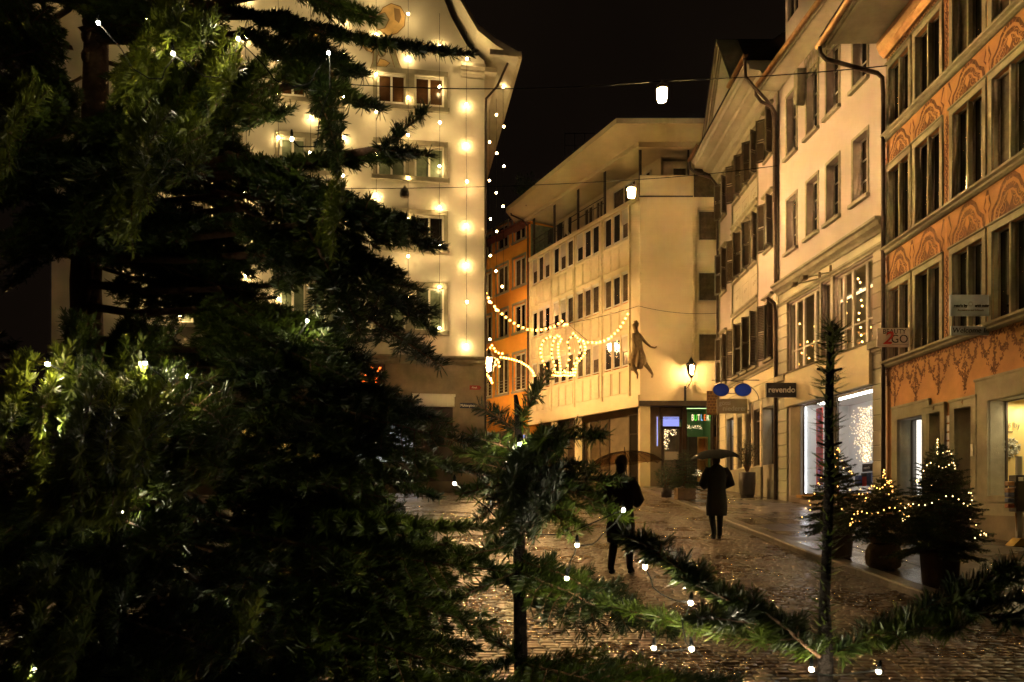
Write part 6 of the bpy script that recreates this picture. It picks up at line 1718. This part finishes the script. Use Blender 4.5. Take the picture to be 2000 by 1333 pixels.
# random inner boughs behind, kept left of the outline
outline = [(0,620),(150,560),(300,560),(450,640),(600,520),(700,560),(800,720),(950,820),(1333,860)]
def xlim(y):
    for (a, x0), (c, x1) in zip(outline, outline[1:]):
        if a <= y <= c: return x0+(x1-x0)*(y-a)/(c-a)
    return 600
cnt = 0
tries = 0
while cnt < 26 and tries < 2000:
    tries += 1
    zz = r_.uniform(1.35, 3.6); az = r_.uniform(-math.pi, math.pi); ln = r_.uniform(.5, 1.15)*(1.15-.12*zz)
    d = Vector((math.cos(az), math.sin(az), 0))
    p0 = Vector((TX, TZ, zz)) + d*.04; p1 = p0 + d*ln + Vector((0,0,-.14*ln+r_.uniform(-.1,.1)))
    if p1.y < 1.15: continue
    sx, sy = 1000+p1.x*1500/p1.y, 970-(p1.z-EYE)*1500/p1.y
    if sx > xlim(max(0, min(1333, sy)))-60 or sx < -500: continue
    add_bough(big, p0, p1, R(r_.uniform(-35,35)), 1.0, r_=r_); cnt += 1

def vertical_fir(root, x, Z, z0, z1, r0, r1):
    MB().tube([(0,0,0),(0.004,0,(z1-z0)*.5),(0,0,z1-z0)], [r0, (r0+r1)/2, r1], 10).build("trunk", M['bark'], root)
# ---- slim fir in the middle
mx, mZ = (1018-1000)*1.6/1500, 1.6
mid = thing("fir_tree", "slim young fir in the middle foreground with its tip bent to the right", "fir tree", (mx, mZ, gz(mZ)))
zt_ = P(0, 800, 1.6).z
t_ = MB(); t_.tube([(0,0,-.1),(.0,0,.9),(.003,0,1.2),(-.004,0,1.62),(-.005,0,zt_-gz(mZ)-.02),(-.012,0,zt_-gz(mZ)+.03)], [.022,.020,.0165,.0135,.009,.004], 10); t_.build("trunk", M['bark_dark'], mid)
for q in [(1012,830,1.6, 1072,722,1.56, 70,.5), (1008,842,1.6, 935,790,1.58, 50,.55), (1015,870,1.6, 1182,848,1.5, 40,.75), (1015,880,1.6, 1130,830,1.62, 60,.6), (1012,885,1.6, 925,850,1.5, 40,.7), (1018,900,1.6, 890,880,1.6, 20,.7),
          (1018,940,1.6, 1215,935,1.45, 25,.8), (1018,930,1.6, 1190,985,1.5, 40,.85), (1018,960,1.6, 1225,1010,1.5, 15,.6), (1018,950,1.6, 1120,1040,1.42, 60,.8), (1018,940,1.6, 900,960,1.5, 40,.8), (1018,950,1.6, 960,1040,1.4, 60,.7), (1018,900,1.6, 985,960,1.3, 80,.6),
          (1018,1060,1.6, 870,1090,1.5, 30,.7), (1018,1110,1.6, 1310,1235,1.42, 40,.75), (1018,1090,1.6, 1150,1150,1.45, 60,.7), (1018,1110,1.6, 860,1180,1.5, 30,.7), (1018,1160,1.6, 940,1090,1.7, 30,.6),
          (1018,905,1.6, 1100,870,1.45, 55,.8), (1018,915,1.6, 1160,910,1.7, 35,.8), (1018,925,1.6, 930,900,1.7, 50,.8), (1018,935,1.6, 1070,1000,1.35, 70,.8), (1018,945,1.6, 1010,1040,1.3, 60,.8), (1018,955,1.6, 930,1010,1.6, 30,.8), (1018,960,1.6, 1150,1030,1.65, 20,.8), (1018,970,1.6, 1170,960,1.6, 60,.8), (1018,890,1.6, 1060,850,1.4, 60,.7),
          (1018,1120,1.6, 1250,1215,1.5, 55,.8), (1018,1115,1.6, 1180,1190,1.35, 20,.8), (1018,1300,1.6, 1320,1350,1.4, 40,.8),
          (1018,1300,1.6, 1445,1325,1.45, 10,.7), (1018,1290,1.6, 1200,1345,1.4, 30,.8), (1018,1290,1.6, 880,1320,1.5, 20,.8), (1018,1280,1.6, 930,1230,1.6, 40,.5)]:
    add_bough(mid, P(*q[:3]), P(*q[3:6]), R(q[6]), max(q[7], .62), r_=r_)
# ---- right foreground fir: bare leader with a whorl of two boughs
rx_, rZ = (1612-1000)*1.25/1500, 1.25
rgt = thing("fir_tree", "young fir in the right foreground with a tall bare leader and two spreading boughs", "fir tree", (rx_, rZ, gz(rZ)))
pts = [P(1618,1700,1.25), P(1612,1333,1.25), P(1612,1275,1.25), P(1610,1180,1.25), P(1616,1050,1.25), P(1620,930,1.25), P(1619,800,1.25), P(1622,700,1.25), P(1624,640,1.25)]
pts = [Vector((rx_, rZ, gz(rZ)-.05))] + pts
MB().tube([p-rgt.location for p in pts], [.016,.0125,.012,.0125,.0085,.0075,.0078,.0068,.0062,.005], 10).build("trunk", M['bark_dark'], rgt)
rg = np.random.default_rng(4); vv = []; 
lp = np.array([tuple(p-rgt.location) for p in pts[3:]])
NN = 560; tt = rg.random(NN)*(len(lp)-1); ii = tt.astype(int); ff = (tt-ii)[:,None]
PP = lp[ii]*(1-ff)+lp[np.minimum(ii+1,len(lp)-1)]*ff; TT = np.tile([0,0,1.0],(NN,1))
az = rg.uniform(0, 2*np.pi, NN); rad = np.stack([np.cos(az), np.sin(az), 0*az], 1)
dd = unit(rad*1.0 + np.array([0,0,1.0])*rg.normal(.25,.22,NN)[:,None]); ll = (.036*rg.uniform(.7,1.15,NN))[:,None]
tan = unit(np.cross(dd, np.array([0,0,1.0]))+rg.normal(0,.3,(NN,3)))*.0019
m_ = MB()
for k in range(NN):
    p, d_, w_ = PP[k], dd[k]*ll[k], tan[k]; cv = np.array([0,0,.0025])
    m_.add([p-w_*.4, p+d_*.5-w_-cv, p+d_, p+d_*.5+w_-cv, p+w_*.4], [(0,1,2,3,4)])
m_.build("leader_needles", M['needle'], rgt)
m_ = MB(); bp = P(1624,640,1.25)-rgt.location
for k in range(110):
    a = k*2.4; d_ = Vector((math.cos(a)*.7, math.sin(a)*.7, r_.uniform(-.2,1.3))).normalized()*r_.uniform(.016,.028); s_ = d_.orthogonal().normalized()*.0011
    q = bp+Vector((0,0,r_.uniform(-.022,.004))); m_.add([q, q+d_*.5+s_, q+d_, q+d_*.5-s_], [(0,1,2,3)])
for (dx, dz) in ((0,.006),(.008,.0),(-.008,.0),(.014,-.012),(-.014,-.012)): m_.sphere((bp.x+dx*.8, bp.y-.002, bp.z+dz), .0035, 8, 1, (.8,.8,1.5))
for (yy_) in (728, 872, 935): 
    for sg in (-1, 1): q = P(1620+sg*10, yy_-3, 1.25)-rgt.location; m_.tube([P(1620, yy_, 1.25)-rgt.location, q, q+Vector((sg*.012,0,.004))], [.003,.0025,.002], 5, 1)
m_.build("bud_cluster", [M['needle'], M['bark_dark']], rgt)
for q in [(1606,1278,1.25, 1400,1150,1.2, 35,.62), (1430,1175,1.21, 1215,1040,1.15, 35,.40), (1602,1280,1.25, 1180,1172,1.35, 15,.5), (1480,1215,1.22, 1360,1200,1.1, 30,.5),
          (1622,1280,1.25, 1830,1185,1.2, 30,.6), (1790,1200,1.2, 2030,1160,1.12, 30,.6), (1800,1190,1.2, 1985,1100,1.1, 40,.45), (1700,1240,1.22, 1880,1220,1.05, 40,.4), (1870,1190,1.15, 2060,1230,1.05, 30,.5), (1604,1279,1.24, 1440,1165,1.18, 70,.5), (1540,1230,1.23, 1330,1120,1.17, 10,.5), (1340,1110,1.18, 1225,1045,1.14, 60,.5), (1630,1278,1.25, 1780,1200,1.2, 70,.5), (1740,1215,1.22, 1960,1165,1.14, 60,.5), (1850,1180,1.15, 2000,1120,1.1, 20,.5), (1560,1250,1.24, 1420,1190,1.3, 40,.5)]:
    add_bough(rgt, P(*q[:3]), P(*q[3:6]), R(q[6]), q[7], r_=r_)

# ---- lights wound through the foreground firs
led_me = MB().sphere((0,0,0), .0033, 10).mesh("bulb", M['e_led'])
sock_me = MB().lathe([(0,.003),(.0032,.003),(.0034,.012),(.0018,.019),(0,.019)], (0,0,0), 8).mesh('socket', M['cable'])
def wire_lights(label, lst, extra=None):
    pts = [P(*q) for q in lst]; base = pts[0]
    o = thing("tree_lights", label, "string lights", base, group="white lights on the foreground firs")
    for k, p in enumerate(pts):
        bo = link("bulb", led_me, o, Matrix.Translation(p-base)); link("socket", sock_me, bo, Matrix.Rotation(R(25*math.sin(k*2.3)), 4, 'X'))
    path = []
    for a, c in zip(pts, pts[1:]):
        for k in range(6): path.append(a.lerp(c, k/6) + Vector((.03*math.sin(k*2.1)*(c-a).length, .05*math.sin(math.pi*k/6), -.22*math.sin(math.pi*k/6)*(c-a).length)))
    path.append(pts[-1]); path = [p+Vector((0,.008,0)) for p in path]
    MB().tube([p-base for p in path], .0013, 5).build("cable", M['cable'], o)
    return o
wire_lights("white lights along the top of the large fir", [(192,45,1.55),(338,105,1.48),(465,76,1.55),(642,104,1.75),(570,272,1.6)])
wire_lights("white lights across the middle of the large fir", [(93,712,1.3),(283,710,1.35),(365,735,1.5),(600,627,1.75)])
wire_lights("white lights in the lower boughs of the large fir", [(137,835,1.35),(240,1000,1.6),(350,1060,1.7),(480,1180,1.55),(70,1308,1.3)])
wire_lights("white lights along the slim middle fir", [(1015,868,1.52),(888,945,1.55),(1218,997,1.42),(1127,1065,1.36),(1107,1130,1.38)])
wire_lights("white lights under the left bough of the right fir", [(1260,1108,1.2),(1349,1178,1.22),(1351,1268,1.2),(1277,1266,1.25)])
wire_lights("white lights at the foot of the right fir leader", [(1585,1308,1.2),(1716,1312,1.15)])

# ================================================================== POTTED FIRS ON THE PAVEMENT
def potted(label, x, Z, z0, H, rad, n, seed, potf, tip=True, lightm=None, turns=3.0, nlights=60, llabel=None):
    rr_ = random.Random(seed)
    t_ = thing("potted_fir", label, "potted fir", (x, Z, z0))
    ph = .42
    trk = MB(); trk.tube([(0,0,ph-.05),(.01,0,H*.6),(0,0,H)], [.028,.016,.005], 8); trk.build("trunk", M['bark'], t_)
    k = 0; prev = None
    while k < n:
        f_ = (k+.5)/n; f_ = f_**.85; zz = ph+.06+(H-ph-.10)*f_
        ln = rad*(1-f_)**.72*rr_.uniform(.82,1.12)+.05; az = k*2.39996+rr_.uniform(-.3,.3)
        if H-zz < .08: ln = min(ln, .10)
        d = Vector((math.cos(az), math.sin(az), 0)); p0 = Vector((0,0,zz)); p1 = p0+d*ln+Vector((0,0, ln*(-.30+.62*f_)))
        L_ = min(TS, key=lambda q: abs(math.log(q/ln)))
        upv = Vector((0,0,1)); upv.rotate(Matrix.Rotation(R(rr_.uniform(-25,25)), 3, (p1-p0).normalized()))
        link("branch", rr_.choice(TS[L_]), t_, bough_mat(p0, p1, upv, L_, 1.0)); k += 1
    potf(t_)
    if lightm is not None:
        lo = thing("fir_lights", llabel, "string lights", (x, Z, z0+H*.5), group="light strings on the potted firs")
        me = MB().sphere((0,0,0), .0085, 6).mesh("bulb", lightm); pts = []
        for k in range(nlights):
            f_ = k/(nlights-1); zz = ph+.25+(H-ph-.22)*f_ ; a = f_*turns*2*math.pi+seed; ff_ = (zz-ph-.12)/(H-ph-.16)
            r1 = rad*max(0,(1-min(1,ff_)))**.72*.86+.03
            pts.append(Vector((r1*math.cos(a), r1*math.sin(a), zz-H*.5+.05*math.sin(k*.9)+ .06*math.sin(a*2))))
        for p in pts: link("bulb", me, lo, Matrix.Translation(p))
        MB().tube(pts, .003, 4).build("cable", M['cable'], lo)
    return t_
def pot_round(t_): MB().lathe([(0,0),(.19,0),(.21,.02),(.235,.40),(.25,.41),(.25,.45),(.22,.45),(.215,.39),(0,.38)], (0,0,0), 28).build("pot", M['terra'], t_)
def pot_sack(t_):
    m_ = MB(); n_ = 36; vs = []; prof = [(.17,0),(.23,.05),(.245,.16),(.235,.27),(.20,.34),(.16,.37),(.20,.42),(.23,.46)]
    for i, (r, zz) in enumerate(prof):
        for k in range(n_):
            a = 2*math.pi*k/n_; q = 1+.05*math.sin(a*7+i)+.03*math.sin(a*13+i*2); vs.append((r*q*math.cos(a), r*q*math.sin(a), zz+.012*math.sin(a*9)))
    m_.add(vs, [(i*n_+k, i*n_+(k+1)%n_, (i+1)*n_+(k+1)%n_, (i+1)*n_+k) for i in range(len(prof)-1) for k in range(n_)], 0, True)
    m_.build("hessian_sack", M['hessian'], t_); MB().lathe([(.17,.355),(.185,.36),(.185,.375),(.17,.38)], (0,0,0), 24).build("tie_cord", M['umber'], t_)
def pot_crate(t_):
    m_ = MB()
    for sx in (-1,1):
        for k in range(3): m_.box(sx*.30-.012, sx*.30+.012, -.3, .3, .03+.13*k, .14+.13*k)
    for sy in (-1,1):
        for k in range(3): m_.box(-.288, .288, sy*.288-.012, sy*.288+.012, .03+.13*k, .14+.13*k)
    m_.box(-.28,.28,-.27,.27,.0,.34); m_.build("crate", M['crate'], t_)
def pp(px, Z): return (px-1000)*Z/1500
potted("farthest of the three potted firs on the kerb, in a plain pot", pp(1636,12.4), 12.4, ground_pave(12.4), 1.72, .66, 62, 3, pot_round, lightm=M['e_small'], turns=3.4, nlights=46, llabel="sparse gold lights on the farthest potted fir, behind the leader")
potted("potted fir wrapped in a hessian sack, middle of the three on the kerb", pp(1726,11.3), 11.3, ground_pave(11.3), 1.36, .60, 60, 8, pot_sack, lightm=M['e_small'], turns=2.0, nlights=70, llabel="dense golden lights spiralling round the sacked potted fir")
potted("tallest and nearest potted fir in a brown pot by the orange house", pp(1836,9.9), 9.9, ground_pave(9.9), 1.84, .62, 120, 5, pot_round, lightm=M['e_smallw'], turns=2.7, nlights=88, llabel="pale lights spiralling round the tallest potted fir")
potted("unlit young fir in a wooden crate at the far kerb corner", 5.9, 26.2, ground_pave(26.2), 1.75, .72, 60, 12, pot_crate)
lp_ = shrub("kerb_bush", "small dark bush beside the crated fir at the far kerb", "bush", (5.55, 27.6, ground_pave(27.6)+.25), .42, .55, 700, .14, M['needle_dark'], .03)
MB().lathe([(0,-.26),(.18,-.26),(.22,.08),(.0,.08)], (0,0,0), 16).build("pot", M['terra'], lp_)

# ================================================================== VENDING POST (right edge)
vz = 13.9; vb = Vector(((1990-1000)*vz/1500, vz, ground_pave(vz)))
vp = thing("postcard_stand", "dark stand on a grey post by the lit shop window, hung with small coloured boxes", "display stand", vb)
MB().box(-.045,.045,-.03,.03,.12,1.62).build("post", M['fixture'], vp)
MB().prism([(-.18,0),(.12,0),(.12,.14),(-.04,.14)], -.12, .12).build("foot", M['yellowmetal'], vp)
bevel(MB().box(-.12,.06,-.12,.03+.08,.62,1.28).build("cabinet", M['signblack'], vp), .015, 2)
MB().box(-.09,.0,-.125,-.12,1.17,1.24).build("label_plate", M['signwhite'], vp)
MB().tube([(-.06,0,.60),(-.03,0,.2),(.05,0,.2)], .012, 6).build("strut", M['copper'], vp)
for k, (zz, mm_) in enumerate(((1.12,'amber'),(1.0,'amber'),(.92,'bluecan'),(.82,'bluecan'),(.72,'gum'))):
    bevel(MB().box(-.24,-.125,-.08,.04,zz-.035,zz+.045).build("small_box", M[mm_], vp), .015, 2)

print("objects", len(bpy.data.objects), "polys", sum(len(m.polygons) for m in bpy.data.meshes))
